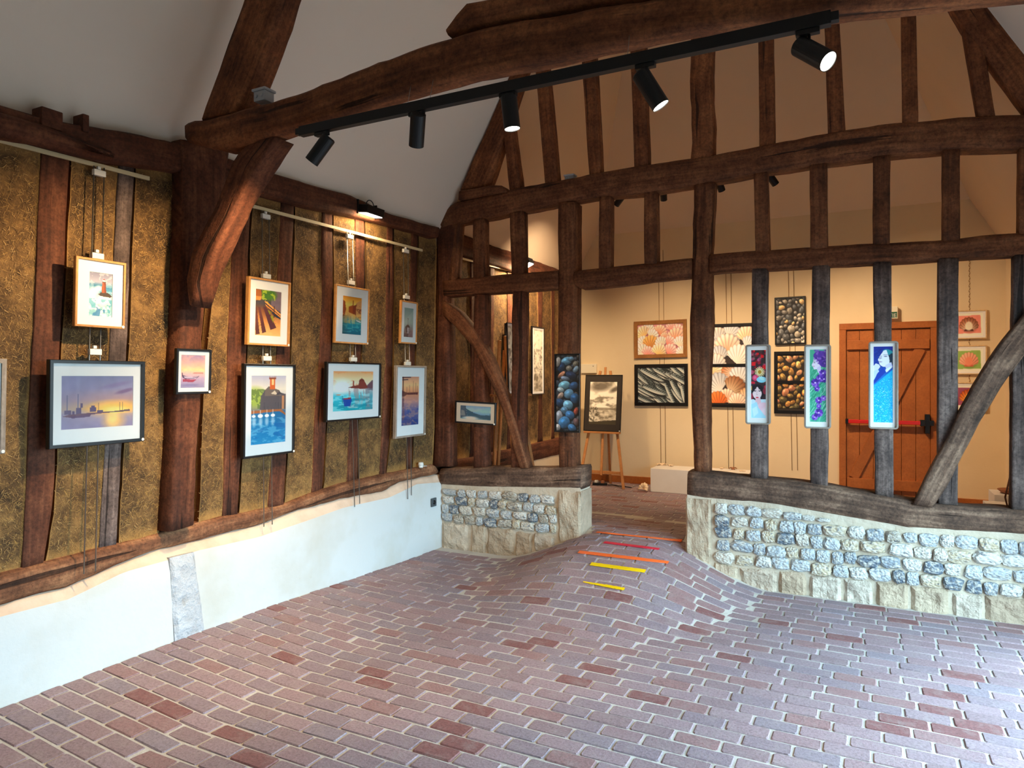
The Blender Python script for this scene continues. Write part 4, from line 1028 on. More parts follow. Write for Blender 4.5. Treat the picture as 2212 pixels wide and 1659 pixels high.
def pebbles_blue(cv):
    pack(cv, 60, .08, .17, [(58, 62, 70), (50, 56, 66), (70, 66, 64)], 9, bgc=(10, 10, 14))
    B = [(.45, .08, .24, .16, (104, 160, 196), -.3), (.66, .05, .12, .09, (110, 150, 180), 0), (.22, .16, .15, .20, (36, 62, 98), .2), (.56, .175, .13, .11, (136, 132, 122), 0), (.85, .12, .12, .12, (120, 116, 104), .9), (.86, .19, .16, .10, (130, 160, 186), -.9), (.06, .09, .12, .2, (186, 182, 178), .3), (.22, .26, .2, .08, (190, 130, 100), -.7), (.65, .265, .24, .14, (40, 56, 88), .3), (.4, .31, .2, .09, (120, 136, 160), .2), (.35, .40, .26, .17, (120, 180, 206), -.2), (.76, .405, .2, .15, (48, 84, 128), -.4), (.2, .46, .16, .10, (170, 190, 196), .3), (.55, .51, .22, .18, (96, 146, 182), -.5), (.18, .54, .17, .10, (176, 150, 134), -.8), (.82, .57, .2, .2, (46, 88, 134), 0), (.16, .63, .18, .16, (44, 72, 108), .4), (.52, .66, .22, .19, (118, 174, 208), .3), (.36, .73, .16, .15, (96, 140, 176), .6), (.86, .74, .09, .16, (176, 80, 60), .3), (.12, .82, .16, .26, (150, 156, 168), .1), (.60, .79, .2, .17, (62, 116, 170), .4), (.35, .89, .26, .23, (64, 124, 178), -.6), (.88, .88, .12, .16, (116, 90, 92), -.5), (.7, .96, .2, .14, (60, 110, 160), .5), (.06, .96, .12, .14, (190, 184, 182), 0)]
    for x, y, a, b, col, ro in B: pebble(cv, x, y, a, b, tuple(v * .60 + sum(col) * .055 for v in col), ro, tuple(min(255, v * 1.15 + 12) for v in col))
    cv.a *= (.78 + .5 * cv.ns(10, 34, 5))[..., None]
def mussels(seed, pal):
    def f(cv):
            pack(cv, 60, .08, .15, pal, seed, bgc=(34, 24, 14), ecc=(.55, .8)); cv.a *= (.6 + .75 * cv.ns(14, 11, seed))[..., None]
    return f
MP1 = [(186, 146, 88), (160, 122, 72), (206, 172, 112), (140, 116, 70), (196, 146, 112)]; MP2 = [(176, 130, 74), (120, 100, 60), (206, 150, 90), (96, 88, 60), (200, 140, 110)]
def single_shell(bg, c1, c2, ed):
    def f(cv):
        cv.a[:] = (248, 240, 224); cv.poly([(.12, .12), (.9, .10), (.92, .86), (.10, .88)], bg, 1, 1)
        scallop(cv, .5, .5, .27, 0, c1, c2, ed, 11, tuple(x * .8 for x in bg)); cv.poly([(.36, .70), (.64, .70), (.67, .78), (.33, .78)], ed, .9, 1); cv.ell(.5, .56, .13, .15, c1, .9, 0, .3); cv.wob(.06, 1)
    return f
def clouds(seed, sky=(226, 216, 194), dk=(70, 64, 54), low=.62):
    def f(cv):
        cv.a[:] = sky; n1 = cv.ns(3, 3 * cv.asp, seed, 4); cv.put(np.clip((n1 - .48) * 5, 0, 1), dk, .85)
        n2 = cv.ns(4, 12, seed + 3, 4); cv.put(np.clip((n2 - .5) * 5, 0, 1) * (cv.Y > .35), (96, 88, 74), .7); cv.put(np.clip((cv.ns(4, 16, seed + 7) - .55) * 6, 0, 1), (248, 242, 226), .8)
        cv.put((cv.Y > low) * np.clip(cv.ns(6, 20, seed + 11), 0, 1), (110, 100, 84), .6)
    return f
def storm(cv):
    clouds(31, (244, 238, 222), (150, 142, 124))(cv); cv.ell(.40, .12, .36, .16, (80, 72, 62), .8, -.1, .9); cv.ell(.92, .18, .2, .08, (70, 62, 52), .8, -.5, .9); cv.put((cv.Y > .60) & (cv.Y < .66), (110, 100, 84), .6)
    cv.poly([(-.1, .95), (1, .88), (1, 1), (-.1, 1)], (60, 54, 40))
    for k in range(70):
        r = np.random.RandomState(k); t = r.rand(); x = .16 + (r.rand() - .5) * .34 * (1 - abs(t - .45)); y = .62 + t * .32; cv.line(x, y, x + (x - .16) * .4 + .01, y - .03, .012, (44, 40, 28))
def portrait_flowers(cv):
    cv.a[:] = (58, 42, 46); r = random.Random(8)
    for k in range(60):
        x, y = r.uniform(0, 1), r.uniform(.02, .5); q = r.uniform(.05, .13); col = r.choice([(150, 30, 44), (96, 70, 66), (180, 40, 60), (120, 96, 86), (70, 50, 52), (206, 110, 130)])
        for j in range(9): a = j * .7 + k; cv.line(x, y, x + math.cos(a) * q, y + math.sin(a) * q / cv.asp, .035, tuple(v * r.uniform(.7, 1.15) for v in col), .9)
    for x, y, q in ((.22, .02, .05), (.45, .06, .06), (.74, .10, .09), (.92, .02, .05), (.2, .205, .12), (.88, .255, .12)): cv.poly([(x - q, y - q / cv.asp), (x + q, y - q / cv.asp), (x + q, y + q / cv.asp), (x - q, y + q / cv.asp)], (226, 40, 48))
    for j in range(16): a = j * .393; cv.line(.58, .325, .58 + math.cos(a) * .3, .325 + math.sin(a) * .3 / cv.asp, .06, (236, 224, 170))
    cv.ell(.58, .325, .11, .12, (176, 136, 50)); cv.ell(.30, .41, .2, .2, (204, 70, 110)); cv.ell(.28, .405, .11, .11, (240, 130, 160), .8, 0, .8); cv.ell(.70, .435, .32, .2, (150, 214, 236)); cv.ell(.72, .42, .2, .1, (196, 236, 246), .9, .4, .6); cv.ell(.1, .33, .12, .12, (180, 90, 110)); cv.ell(.15, .48, .14, .08, (190, 40, 60))
    cv.put((cv.Y > .72).astype(float), (206, 226, 240)); cv.ell(.42, .62, .44, .52, (30, 22, 30)); cv.ell(.06, .68, .12, .2, (150, 50, 66), .9); cv.ell(.92, .60, .14, .22, (150, 50, 70), .9); cv.ell(.95, .54, .1, .1, (186, 60, 80)); cv.ell(.06, .56, .1, .14, (196, 150, 70), .9)
    cv.ell(.42, .63, .29, .40, (238, 214, 216)); cv.poly([(.32, .70), (.62, .70), (.7, .80), (.3, .80)], (226, 190, 196)); cv.ell(.28, .60, .09, .022, (44, 30, 40)); cv.ell(.58, .60, .09, .022, (44, 30, 40)); cv.line(.18, .575, .36, .57, .025, (40, 28, 34)); cv.line(.50, .57, .68, .578, .025, (40, 28, 34)); cv.ell(.28, .603, .03, .03, (20, 16, 24)); cv.ell(.58, .603, .03, .03, (20, 16, 24))
    cv.line(.42, .60, .38, .655, .02, (206, 168, 172)); cv.ell(.42, .655, .05, .02, (200, 160, 166)); cv.ell(.42, .695, .09, .035, (196, 30, 52)); cv.poly([(.1, .53), (.42, .52), (.40, .545), (.16, .62), (.1, .64)], (30, 22, 30)); cv.poly([(.40, .53), (.7, .54), (.76, .66), (.66, .60)], (30, 22, 30))
    cv.ell(.80, .86, .42, .42, (232, 200, 212), 1, .5); cv.ell(.9, .9, .2, .3, (246, 226, 234), .8, .5, .8); cv.poly([(0, .80), (.4, .76), (.5, .84), (.95, .97), (1, 1), (0, 1)], (176, 220, 240)); cv.poly([(.1, .86), (.4, .82), (.5, .92), (.2, .98)], (214, 240, 250), .8, 1)
def portrait_iris(cv):
    cv.grad([(0, (84, 168, 138)), (1, (70, 160, 136))]); r = random.Random(2)
    for k in range(260):
        x, y = r.uniform(-.2, 1), r.uniform(.28, 1.02); l = r.uniform(.2, .5); a = -1.0 + r.uniform(-.25, .25); cv.line(x, y, x + math.cos(a) * l, y + math.sin(a) * l / cv.asp, .022, r.choice([(30, 120, 92), (140, 214, 190), (60, 150, 120), (196, 236, 224), (20, 96, 80)]), .8)
    cv.poly([(.28, .10), (.62, .08), (.66, .26), (.56, .30), (.44, .275), (.28, .28), (.24, .255), (.20, .24), (.14, .215), (.22, .18)], (232, 222, 240)); cv.poly([(.44, .26), (.66, .22), (.72, .36), (.5, .32)], (210, 200, 228)); cv.ell(.30, .185, .05, .02, (70, 50, 90)); cv.line(.22, .165, .36, .165, .02, (70, 50, 90)); cv.ell(.60, .20, .06, .09, (216, 196, 220)); cv.ell(.26, .235, .05, .02, (190, 130, 160))
    cv.ell(.66, .09, .42, .28, (92, 58, 150)); cv.ell(.85, .17, .3, .34, (84, 52, 142))
    for k in range(40): x, y = r.uniform(.3, 1), r.uniform(.0, .2); cv.ell(x, y, .07, .05, r.choice([(130, 92, 180), (60, 40, 116), (150, 110, 190), (104, 70, 160)]), .8, r.uniform(0, 3), .6)
    cv.poly([(.24, .13), (.42, .11), (.5, .2), (.34, .16)], (92, 58, 150), .0)
    def iris(x, y, q):
        for j in range(9): a = j * .7; cv.ell(x + math.cos(a) * q * .55, y + math.sin(a) * q * .55 / cv.asp, q * .55, q * .34, r.choice([(96, 56, 168), (70, 36, 136), (150, 110, 204), (120, 80, 186)]), .95, a)
        cv.ell(x, y, q * .25, q * .2, (226, 210, 240), .9)
    for x, y, q in ((.80, .33, .22), (.62, .40, .22), (.85, .41, .2), (.35, .46, .24), (.45, .54, .16), (.55, .70, .2), (.82, .67, .16), (.55, .78, .14), (.55, .87, .24), (.32, .93, .18)): iris(x, y, q)
def portrait_kimono(cv):
    cv.grad([(0, (16, 40, 130)), (.25, (20, 60, 150)), (.4, (10, 110, 190)), (1, (0, 130, 200))]); r = random.Random(6)
    for k in range(40): x, y = r.uniform(0, .5), r.uniform(0, .2); cv.line(x, y, x + .16, y - .02, .02, r.choice([(40, 90, 180), (10, 30, 110)]), .6)
    cv.put((cv.Y > .30 + (1 - cv.X) * .22).astype(float), (0, 168, 214))
    for k in range(420):
        x, y = r.uniform(0, 1), r.uniform(.3, 1)
        if y > .32 + (1 - x) * .22: a = r.uniform(0, 6.3); q = r.uniform(.02, .06); cv.line(x, y, x + math.cos(a) * q, y + math.sin(a) * q / cv.asp, .012 + .012 * r.random(), r.choice([(120, 236, 246), (0, 120, 190), (200, 250, 250), (20, 200, 230), (0, 96, 180)]), .85)
    for k in range(110):
        x, y = r.uniform(0, 1), r.uniform(.55, 1); cv.ell(x, y, .016, .012, (236, 252, 236), .9)
    cv.ell(.78, .14, .34, .36, (14, 50, 70)); cv.ell(.74, .08, .26, .14, (40, 150, 160), .9, .3); cv.ell(.93, .17, .16, .3, (10, 40, 60))
    cv.poly([(.52, .06), (.66, .05), (.80, .16), (.82, .24), (.7, .27), (.5, .27), (.36, .25), (.31, .225), (.28, .195), (.24, .18), (.34, .13)], (228, 232, 246)); cv.poly([(.60, .25), (.9, .21), (.95, .27), (.68, .34)], (206, 210, 236)); cv.ell(.36, .155, .07, .02, (60, 60, 100)); cv.ell(.62, .135, .08, .02, (60, 60, 100)); cv.ell(.36, .205, .08, .018, (120, 90, 140)); cv.line(.42, .13, .32, .185, .02, (176, 180, 216)); cv.line(.30, .135, .44, .13, .015, (50, 60, 90)); cv.line(.52, .115, .72, .115, .018, (50, 60, 90))
    cv.poly([(.02, .26), (.14, .225), (.30, .24), (.36, .27), (.24, .31), (.1, .33), (.0, .42)], (220, 226, 246)); cv.poly([(0, .33), (.24, .30), (.3, .33), (0, .46)], (196, 216, 240)); cv.poly([(.0, .48), (.20, .36), (.48, .28), (.62, .34), (.3, .43), (0, .50)], (14, 60, 160)); cv.poly([(.60, .31), (.9, .26), (.93, .28), (.66, .345)], (226, 240, 250))
def strip_cloud(seed): return clouds(seed, (240, 234, 218), (150, 144, 130), .70)

def print_mesh(w, h, painter, nx, ny, seed=1):
    cv = Cv(nx, ny, seed=seed); painter(cv)
    a = cv.a / 255.0; gr = a.mean(-1, keepdims=True); a = np.clip((gr + (a - gr) * 1.18 - .5) * 1.08 + .53, 0, 1)
    lin = np.where(a <= .04045, a / 12.92, ((a + .055) / 1.055) ** 2.4)
    xs = np.linspace(-w / 2, w / 2, nx); zs = np.linspace(h, 0, ny)
    XX, ZZ = np.meshgrid(xs, zs)
    V = np.stack([XX.ravel(), np.zeros(nx * ny), ZZ.ravel()], -1)
    idx = np.arange(nx * ny).reshape(ny, nx)
    Q = np.stack([idx[:-1, :-1], idx[1:, :-1], idx[1:, 1:], idx[:-1, 1:]], -1).reshape(-1, 4)
    me = bpy.data.meshes.new("print")
    me.vertices.add(len(V)); me.vertices.foreach_set("co", V.ravel())
    me.loops.add(Q.size); me.loops.foreach_set("vertex_index", Q.ravel().astype(np.int32))
    me.polygons.add(len(Q)); me.polygons.foreach_set("loop_start", np.arange(0, Q.size, 4, dtype=np.int32))
    me.update(calc_edges=True)
    at = me.attributes.new("Col", 'FLOAT_COLOR', 'POINT')
    at.data.foreach_set("color", np.concatenate([lin.reshape(-1, 3), np.ones((nx * ny, 1))], 1).astype(np.float32).ravel())
    me.materials.append(M["print"]); return me
def rrect(w, h, r, n=5):
    """rounded rectangle, base at z=0, centred on x"""
    if r <= 0: return [(-w / 2, 0), (w / 2, 0), (w / 2, h), (-w / 2, h)]
    out = []
    for cx, cz, a0 in ((w / 2 - r, r, -90), (w / 2 - r, h - r, 0), (-w / 2 + r, h - r, 90), (-w / 2 + r, r, 180)):
        for k in range(n): a = math.radians(a0 + 90 * k / (n - 1)); out.append((cx + r * math.cos(a), cz + r * math.sin(a)))
    return out
def ring(name, w, h, rl, depth, mat, parent, rad=0.0, inner_d=None, y=0.0, rad_in=None):
    """picture frame: back at local y, front at y-depth; rails rl wide"""
    o = rrect(w, h, rad); ri = (max(rad - rl, .003) if rad > 0 else 0) if rad_in is None else rad_in
    i = [(a, b + rl) for a, b in rrect(w - 2 * rl, h - 2 * rl, ri)]
    ch = min(.003, rl * .2, depth * .3)
    oc = [(a * (1 - 2 * ch / w), h / 2 + (b - h / 2) * (1 - 2 * ch / h)) for a, b in o]
    n = len(o); L = [(o, y), (o, y - depth + ch), (oc, y - depth), (i, y - depth), (i, y)]
    V = [(a, yy, b) for l, yy in L for a, b in l]; Fc = []
    for k in range(5):
        k2 = (k + 1) % 5
        for j in range(n): Fc.append((k * n + j, k * n + (j + 1) % n, k2 * n + (j + 1) % n, k2 * n + j))
    me = mesh(name, V, Fc, mat)
    bm = bmesh.new(); bm.from_mesh(me); bmesh.ops.recalc_face_normals(bm, faces=bm.faces); bm.to_mesh(me); bm.free()
    uv = me.uv_layers.new(name="UVMap")
    for p in me.polygons:
        for li, vi in zip(p.loop_indices, p.vertices):
            v = me.vertices[vi].co
            hor = abs(p.center.x) / w < abs(p.center.z - h / 2) / h
            uv.data[li].uv = (v.x, v.z + v.y) if hor else (v.z + 3, v.x + v.y)
    return link(name, me, parent)
PICS = []
def picture(name, label, pos, w, h, face, frame, prints, rl=.014, depth=.022, lean=0.0, mat=None, glass=False, rad=0.0, sticker=True, group=None, cross=None, grids=None, cat="painting", roll=0.0):
    """face: 'L' looks to +X, 'P' looks to -Y. prints: [(painter, x0, x1, z0, z1)] fractions of the frame from its lower left corner"""
    rz = math.pi / 2 if face == 'L' else 0.0
    root = tag(empty(name, pos, (lean, roll, rz)), label, cat, group)
    ring("frame", w, h, rl, depth, M[frame], root, rad)
    bk = .010 if depth > .016 else .006
    boxobj("backing_board", -w / 2 + rl * .5, w / 2 - rl * .5, -bk + .004, -.001, rl * .5, h - rl * .5, M["black_mat"] if mat != "paper" else M["paper"], root, 0)
    for k, (pt, x0, x1, z0_, z1_) in enumerate(prints):
        pw, ph = (x1 - x0) * w, (z1_ - z0_) * h
        nx, ny = grids[k] if grids else (90, 90)
        o = link("print", print_mesh(pw, ph, pt, nx, ny), root, ((x0 + x1) / 2 * w - w / 2, -bk - .001, z0_ * h))
        if mat:
            # window mount around the print
            ow, oh = w - 2 * rl + .002, h - 2 * rl + .002
            a0, a1, b0, b1 = -ow / 2, ow / 2, rl - .001, h - rl + .001
            c0, c1, d0, d1 = x0 * w - w / 2 + .002, x1 * w - w / 2 - .002, z0_ * h + .002, z1_ * h - .002
            yy = -bk - .004
            V = [(a0, yy, b0), (a1, yy, b0), (a1, yy, b1), (a0, yy, b1), (c0, yy, d0), (c1, yy, d0), (c1, yy, d1), (c0, yy, d1), (c0 + .001, -bk - .0005, d0 + .001), (c1 - .001, -bk - .0005, d0 + .001), (c1 - .001, -bk - .0005, d1 - .001), (c0 + .001, -bk - .0005, d1 - .001)]
            Fc = [(0, 1, 5, 4), (1, 2, 6, 5), (2, 3, 7, 6), (3, 0, 4, 7), (4, 5, 9, 8), (5, 6, 10, 9), (6, 7, 11, 10), (7, 4, 8, 11)]
            link("mount", mesh("mount", V, Fc, M[mat]), root)
    if cross:
        for z in cross: boxobj("crossbar", -w / 2 + rl * .8, w / 2 - rl * .8, -depth * .9, -.004, z[0] * h, z[1] * h, M[frame], root, 0)
    if glass:
        yy = -bk - .007
        link("glazing", mesh("glazing", [(-w / 2 + rl * .9, yy, rl * .9), (w / 2 - rl * .9, yy, rl * .9), (w / 2 - rl * .9, yy, h - rl * .9), (-w / 2 + rl * .9, yy, h - rl * .9)], [(0, 1, 2, 3)], M["glass"]), root)
    if sticker:
        bm = bmesh.new(); tube(bm, (w / 2 - .012, -depth - .0005, .012), (w / 2 - .012, -depth - .0025, .012), .008, n=14)
        bmobj("price_dot", bm, M["white_plastic"], root)
    return root
def picL(name, label, L, R, T, B, **k):
    """picture on the long wall; L,R mid-height pixel columns of its front, T,B rows at its left edge"""
    xf = k.pop("x", .045); my = (T + B) / 2
    a, b = onX(L, my, xf), onX(R, my, xf)
    zt, zb = onX(L, T, xf).z, onX(L, B, xf).z
    d = k.get("depth", .022)
    return picture(name, label, (xf - d + .0, (a.y + b.y) / 2, zb), b.y - a.y, zt - zb, 'L', **k)
def picP(name, label, L, R, T, B, y, **k):
    """picture facing the camera side on a plane of constant y; T,B rows at its middle"""
    my = (T + B) / 2; mx = (L + R) / 2
    a, b = onY(L, my, y), onY(R, my, y)
    zt, zb = onY(mx, T, y).z, onY(mx, B, y).z
    d = k.get("depth", .022)
    return picture(name, label, ((a.x + b.x) / 2, y + d, zb), b.x - a.x, zt - zb, 'P', **k)

# ================================================================== PICTURES ON THE LONG COB WALL
LN = math.radians(2.0)
G1 = "framed watercolours hung along the cob wall"
picL("framed_watercolour", "grey-brown framed picture cut off by the photo's edge, beside the sunset harbour picture", -105, 12, 772, 990, frame="grey_frame", prints=[(masts, .2, .8, .2, .8)], mat="paper", glass=True, rl=.022, lean=LN, group=G1, grids=[(60, 90)])
picL("framed_watercolour", "light oak framed watercolour of a lighthouse in crashing waves", 161.5, 270, 552, 704, frame="oak_frame", prints=[(lighthouse, .27, .75, .16, .81)], mat="paper", glass=True, rl=.012, lean=LN, group=G1, grids=[(52, 104)])
picL("framed_watercolour", "large black framed watercolour of a harbour with chimneys at sunset", 106, 312.5, 776, 971, frame="black_frame", prints=[(harbour, .125, .885, .20, .82)], mat="paper", glass=True, rl=.018, depth=.03, lean=LN * .5, group=G1, grids=[(160, 120)])
picL("framed_watercolour", "small black framed watercolour of a rowing boat, hung on the wall post", 380, 456, 752, 852, x=.085, frame="black_frame", prints=[(smallboat, .14, .84, .13, .87)], mat="paper", glass=True, rl=.014, lean=LN, group=G1, grids=[(54, 76)])
picL("framed_watercolour", "light oak framed watercolour of a garden bench and its long shadows", 535, 626, 596, 744, frame="oak_frame", prints=[(bench, .19, .81, .145, .84)], mat="paper", glass=True, rl=.013, depth=.03, lean=LN, group=G1, grids=[(60, 106)])
picL("framed_watercolour", "black framed watercolour of a church tower above moored white boats", 526, 637, 785, 992, frame="black_frame", prints=[(church, .155, .84, .13, .875)], mat="paper", glass=True, rl=.014, depth=.03, lean=LN * .5, group=G1, grids=[(80, 156)])
picL("framed_watercolour", "pale oak framed watercolour of a golden canal between houses", 723, 796, 613, 740, frame="oak_frame", prints=[(canal, .22, .79, .16, .83)], mat="paper", glass=True, rl=.012, lean=LN, group=G1, grids=[(46, 88)])
picL("framed_watercolour", "black framed watercolour of a blue boat before a domed waterfront", 705, 822.5, 781, 912, frame="black_frame", prints=[(venice, .13, .87, .16, .85)], mat="paper", glass=True, rl=.013, depth=.03, lean=LN * .6, group=G1, grids=[(92, 92)])
picL("framed_watercolour", "narrow orange oak framed watercolour of a beached fishing boat, nearest the corner post", 865, 900.5, 648, 741, frame="oak_frame", prints=[(greyboat, .22, .80, .15, .85)], mat="paper", glass=True, rl=.012, lean=LN, group=G1, grids=[(30, 66)])
picL("framed_watercolour", "weathered grey framed watercolour of masts at dusk, below the beached boat picture", 854.5, 919.5, 789, 948, frame="grey_frame", prints=[(masts, .22, .80, .16, .85)], mat="paper", glass=True, rl=.016, depth=.03, lean=LN * .6, group=G1, grids=[(42, 112)])
# ------------------------------------------------------------------ pictures on the partition
YPIC = YP - .02
picP("framed_print", "black framed blue landscape hung on a stud left of the curved brace", 982, 1070, 867.5, 916, YPIC - .02, frame="black_frame", prints=[(landscape_blue, .12, .88, .19, .81)], mat="paper", glass=True, rl=.014, lean=.02, roll=math.radians(2.0), grids=[(74, 34)])
picP("framed_painting", "tall black framed painting of blue pebbles on the doorway post", 1197, 1252, 764, 934, YPIC - .035, frame="black_frame", prints=[(pebbles_blue, .06, .94, .02, .98)], rl=.008, depth=.03, sticker=False, grids=[(60, 180)])
G2 = "tall grey tray-framed portraits on the partition studs"
picP("portrait_panel", "tall grey framed portrait of a woman crowned with red flowers", 1610, 1664, 744, 917, YPIC - .02, frame="grey_frame", prints=[(portrait_flowers, .20, .82, .075, .935)], mat="paper", rl=.012, depth=.036, rad=.02, group=G2, sticker=False, grids=[(54, 240)])
picP("portrait_panel", "tall grey framed portrait in profile with purple hair and irises", 1737, 1795, 744, 926, YPIC - .02, frame="grey_frame", prints=[(portrait_iris, .19, .83, .075, .945)], mat="paper", rl=.012, depth=.036, rad=.02, group=G2, sticker=False, grids=[(58, 250)])
picP("portrait_panel", "tall grey framed portrait of a woman in a turquoise patterned robe", 1876, 1941, 737, 927, YPIC - .02, frame="grey_frame", prints=[(portrait_kimono, .16, .83, .07, .945)], mat="paper", rl=.012, depth=.036, rad=.02, group=G2, sticker=False, grids=[(64, 260)])
# ------------------------------------------------------------------ pictures in the far room
YW = YF - .035
G3 = "paintings hung in pairs on the cream far wall"
picP("framed_painting", "brown wooden framed painting of pink and orange scallop shells", 1370, 1484, 692, 773, YW, frame="brown_frame", prints=[(shells_pink, .07, .93, .10, .90)], rl=.05, sticker=False, group=G3, roll=math.radians(-.8), grids=[(116, 72)])
picP("framed_painting", "black framed painting of silver mackerel on the cream wall", 1371, 1486, 786.5, 877, YW, frame="black_frame", prints=[(fish, .06, .94, .08, .92)], rl=.046, sticker=False, group=G3, roll=math.radians(-.5), grids=[(120, 88)])
picP("framed_painting", "black framed pair of white scallop shell paintings behind the doorway post", 1527, 1630, 699, 880, YW, frame="black_frame", prints=[(shells_white(True), .06, .94, .52, .96), (shells_white(False), .06, .94, .05, .485)], rl=.036, sticker=False, group=G3, cross=[(.485, .52)], grids=[(100, 80), (100, 80)])
picP("framed_painting", "upright black framed painting of grey beach pebbles", 1674, 1741, 641, 744, YW, frame="black_frame", prints=[(pebbles_grey, .04, .96, .03, .97)], rl=.018, sticker=False, group=G3, roll=math.radians(-.6), grids=[(74, 112)])
picP("framed_painting", "black framed pair of brown whelk shell paintings below the grey pebbles", 1672, 1748, 759, 894, YW, frame="black_frame", prints=[(mussels(3, MP1), .10, .92, .53, .93), (mussels(8, MP2), .10, .92, .09, .48)], rl=.04, sticker=True, group=G3, cross=[(.48, .53)], grids=[(76, 60), (76, 60)])
G4 = "three small shell studies hung on one chain beside the door"
for lb, T_, B_, pt in (("pale framed study of a white scallop on pink, topmost on the chain", 670, 732, single_shell((228, 150, 136), (246, 236, 214), (132, 70, 44), (70, 36, 28))),
                       ("pale framed study of a pink scallop on green, middle of the chain", 746, 809, single_shell((150, 182, 104), (236, 150, 124), (240, 176, 150), (196, 104, 84))),
                       ("pale framed study of an orange scallop on purple, lowest on the chain", 826, 887, single_shell((150, 84, 110), (246, 196, 90), (160, 70, 40), (60, 30, 28)))):
    picP("shell_study", lb, 2055, 2132, T_, B_, YW, frame="pale_frame", prints=[(pt, .10, .90, .10, .90)], rl=.012, mat="paper", sticker=False, group=G4, grids=[(76, 60)])
G5 = "tall ink drawings on the far cob wall"
picL("ink_drawing", "tall black framed ink drawing of clouds, between stud and post in the far room", 1150, 1176.5, 704, 853, x=-.02, frame="black_frame", prints=[(strip_cloud(3), .16, .88, .04, .955)], mat="paper", rl=.012, sticker=False, group=G5, grids=[(24, 140)])
picL("ink_drawing", "tall black framed ink drawing half hidden behind a partition stud", 1093, 1121, 698, 858, x=-.02, frame="black_frame", prints=[(strip_cloud(14), .16, .88, .04, .955)], mat="paper", rl=.012, sticker=False, group=G5, grids=[(24, 140)])

# ================================================================== HANGING RAILS, RODS AND WIRES
def railobj(name, label, a, b, mat="rail"):
    bm = bmesh.new(); bar(bm, a, b, .022, .012, Vector((1, 0, 0)))
    o = bmobj(name, bm, M[mat]); return o
GR = "cream picture rails along the cob wall"
r0, r1 = onX(-260, 236, -.045), onX(322, 386, -.045)
tag(railobj("picture_rail", "", r0, r1), "cream picture rail above the lighthouse watercolour", "rail", GR)
r0, r1 = onX(536, 443, -.045), onX(912, 541, -.045)
tag(railobj("picture_rail", "", r0, r1), "cream picture rail running below the black floodlight", "rail", GR)
r0, r1 = onX(985, 555, -.04), onX(1180, 604, -.04)
tag(railobj("picture_rail", "", r0, r1), "cream picture rail in the far room behind the partition", "rail", GR)
def rods(label, tops, bots, clip_rows, xt=-.03, xb=.02):
    root = tag(empty("hanging_rods", onX(bots[0][0], bots[0][1], xb)), label, "hanging rods", "pairs of steel hanging rods on the cob wall")
    off = -Vector(root.location)
    ends = []
    for t, b in zip(tops, bots):
        p, q = onX(t[0], t[1], xt), onX(b[0], b[1], xb)
        o = tubes("rod", [(p, q)], .0035, M["steel"], root, 8); o.location = off; ends.append((p, q))
    for row in clip_rows:
        f = (row - tops[0][1]) / (bots[0][1] - tops[0][1])
        m = (ends[0][0].lerp(ends[0][1], f) + ends[1][0].lerp(ends[1][1], f)) / 2
        w2 = (ends[0][0] - ends[1][0]).length / 2 + .008
        bm = bmesh.new(); box(bm, m.x - .012, m.x + .012, m.y - w2 * .9, m.y + w2 * .9, m.z - .016, m.z + .016, .003)
        o = bmobj("clip", bm, M["white_plastic"], root); o.location = off
        bm = bmesh.new(); box(bm, m.x - .006, m.x + .010, m.y - .012, m.y + .006, m.z + .018, m.z + .034, .002)
        o = bmobj("clip_lever", bm, M["white_plastic"], root); o.location = off
rods("pair of steel rods carrying the lighthouse and sunset harbour pictures", [(203, 358), (225, 363)], [(181, 1240), (206, 1234)], [372, 556, 766])
rods("pair of steel rods carrying the bench and church pictures", [(566, 455), (581, 459)], [(570, 1138), (588, 1133)], [466, 597, 776])
rods("pair of steel rods carrying the canal and blue boat pictures", [(749, 500), (761, 503)], [(766, 1095), (777, 1088)], [510, 610, 777])
rods("pair of steel rods carrying the beached boat and masts pictures", [(871, 533), (881, 536)], [(881, 1078), (889, 1070)], [541, 642, 787])
def wires(label, pts):
    root = tag(empty("hanging_wires", onY(pts[0][1][0], pts[0][1][1], YF - .007)), label, "hanging wires", "pairs of thin wires on the far wall")
    for a, b in pts:
        o = tubes("wire", [(onY(a[0], a[1], YF - .007), onY(b[0], b[1], YF - .007))], .0032, M["wire"], root, 6); o.location = -Vector(root.location)
wires("pair of thin wires holding the scallop and mackerel paintings", [((1422, 540), (1428, 1004)), ((1432, 540), (1438, 1002))])
wires("pair of thin wires holding the white scallop pair", [((1568, 588), (1574, 1012)), ((1579, 588), (1585, 1012))])
wires("pair of thin wires holding the pebbles and whelk pictures", [((1702, 540), (1711, 1016)), ((1713, 540), (1723, 1016))])
ch = tag(empty("hanging_chain", onY(2094, 880, YF - .007)), "thin link chain holding the three small shell studies", "chain")
bm = bmesh.new()
pa, pb = onY(2094, 545, YF - .006), onY(2094, 832, YF - .006); nl = 52
for k in range(nl):
    p = pa.lerp(pb, k / nl); q = pa.lerp(pb, (k + .8) / nl); o_ = Vector((.006 if k % 2 else -.006, 0, 0))
    tube(bm, p - o_, q + o_ * .2, .003, n=5)
o = bmobj("chain_links", bm, M["wire"], ch); o.location = -Vector(ch.location)

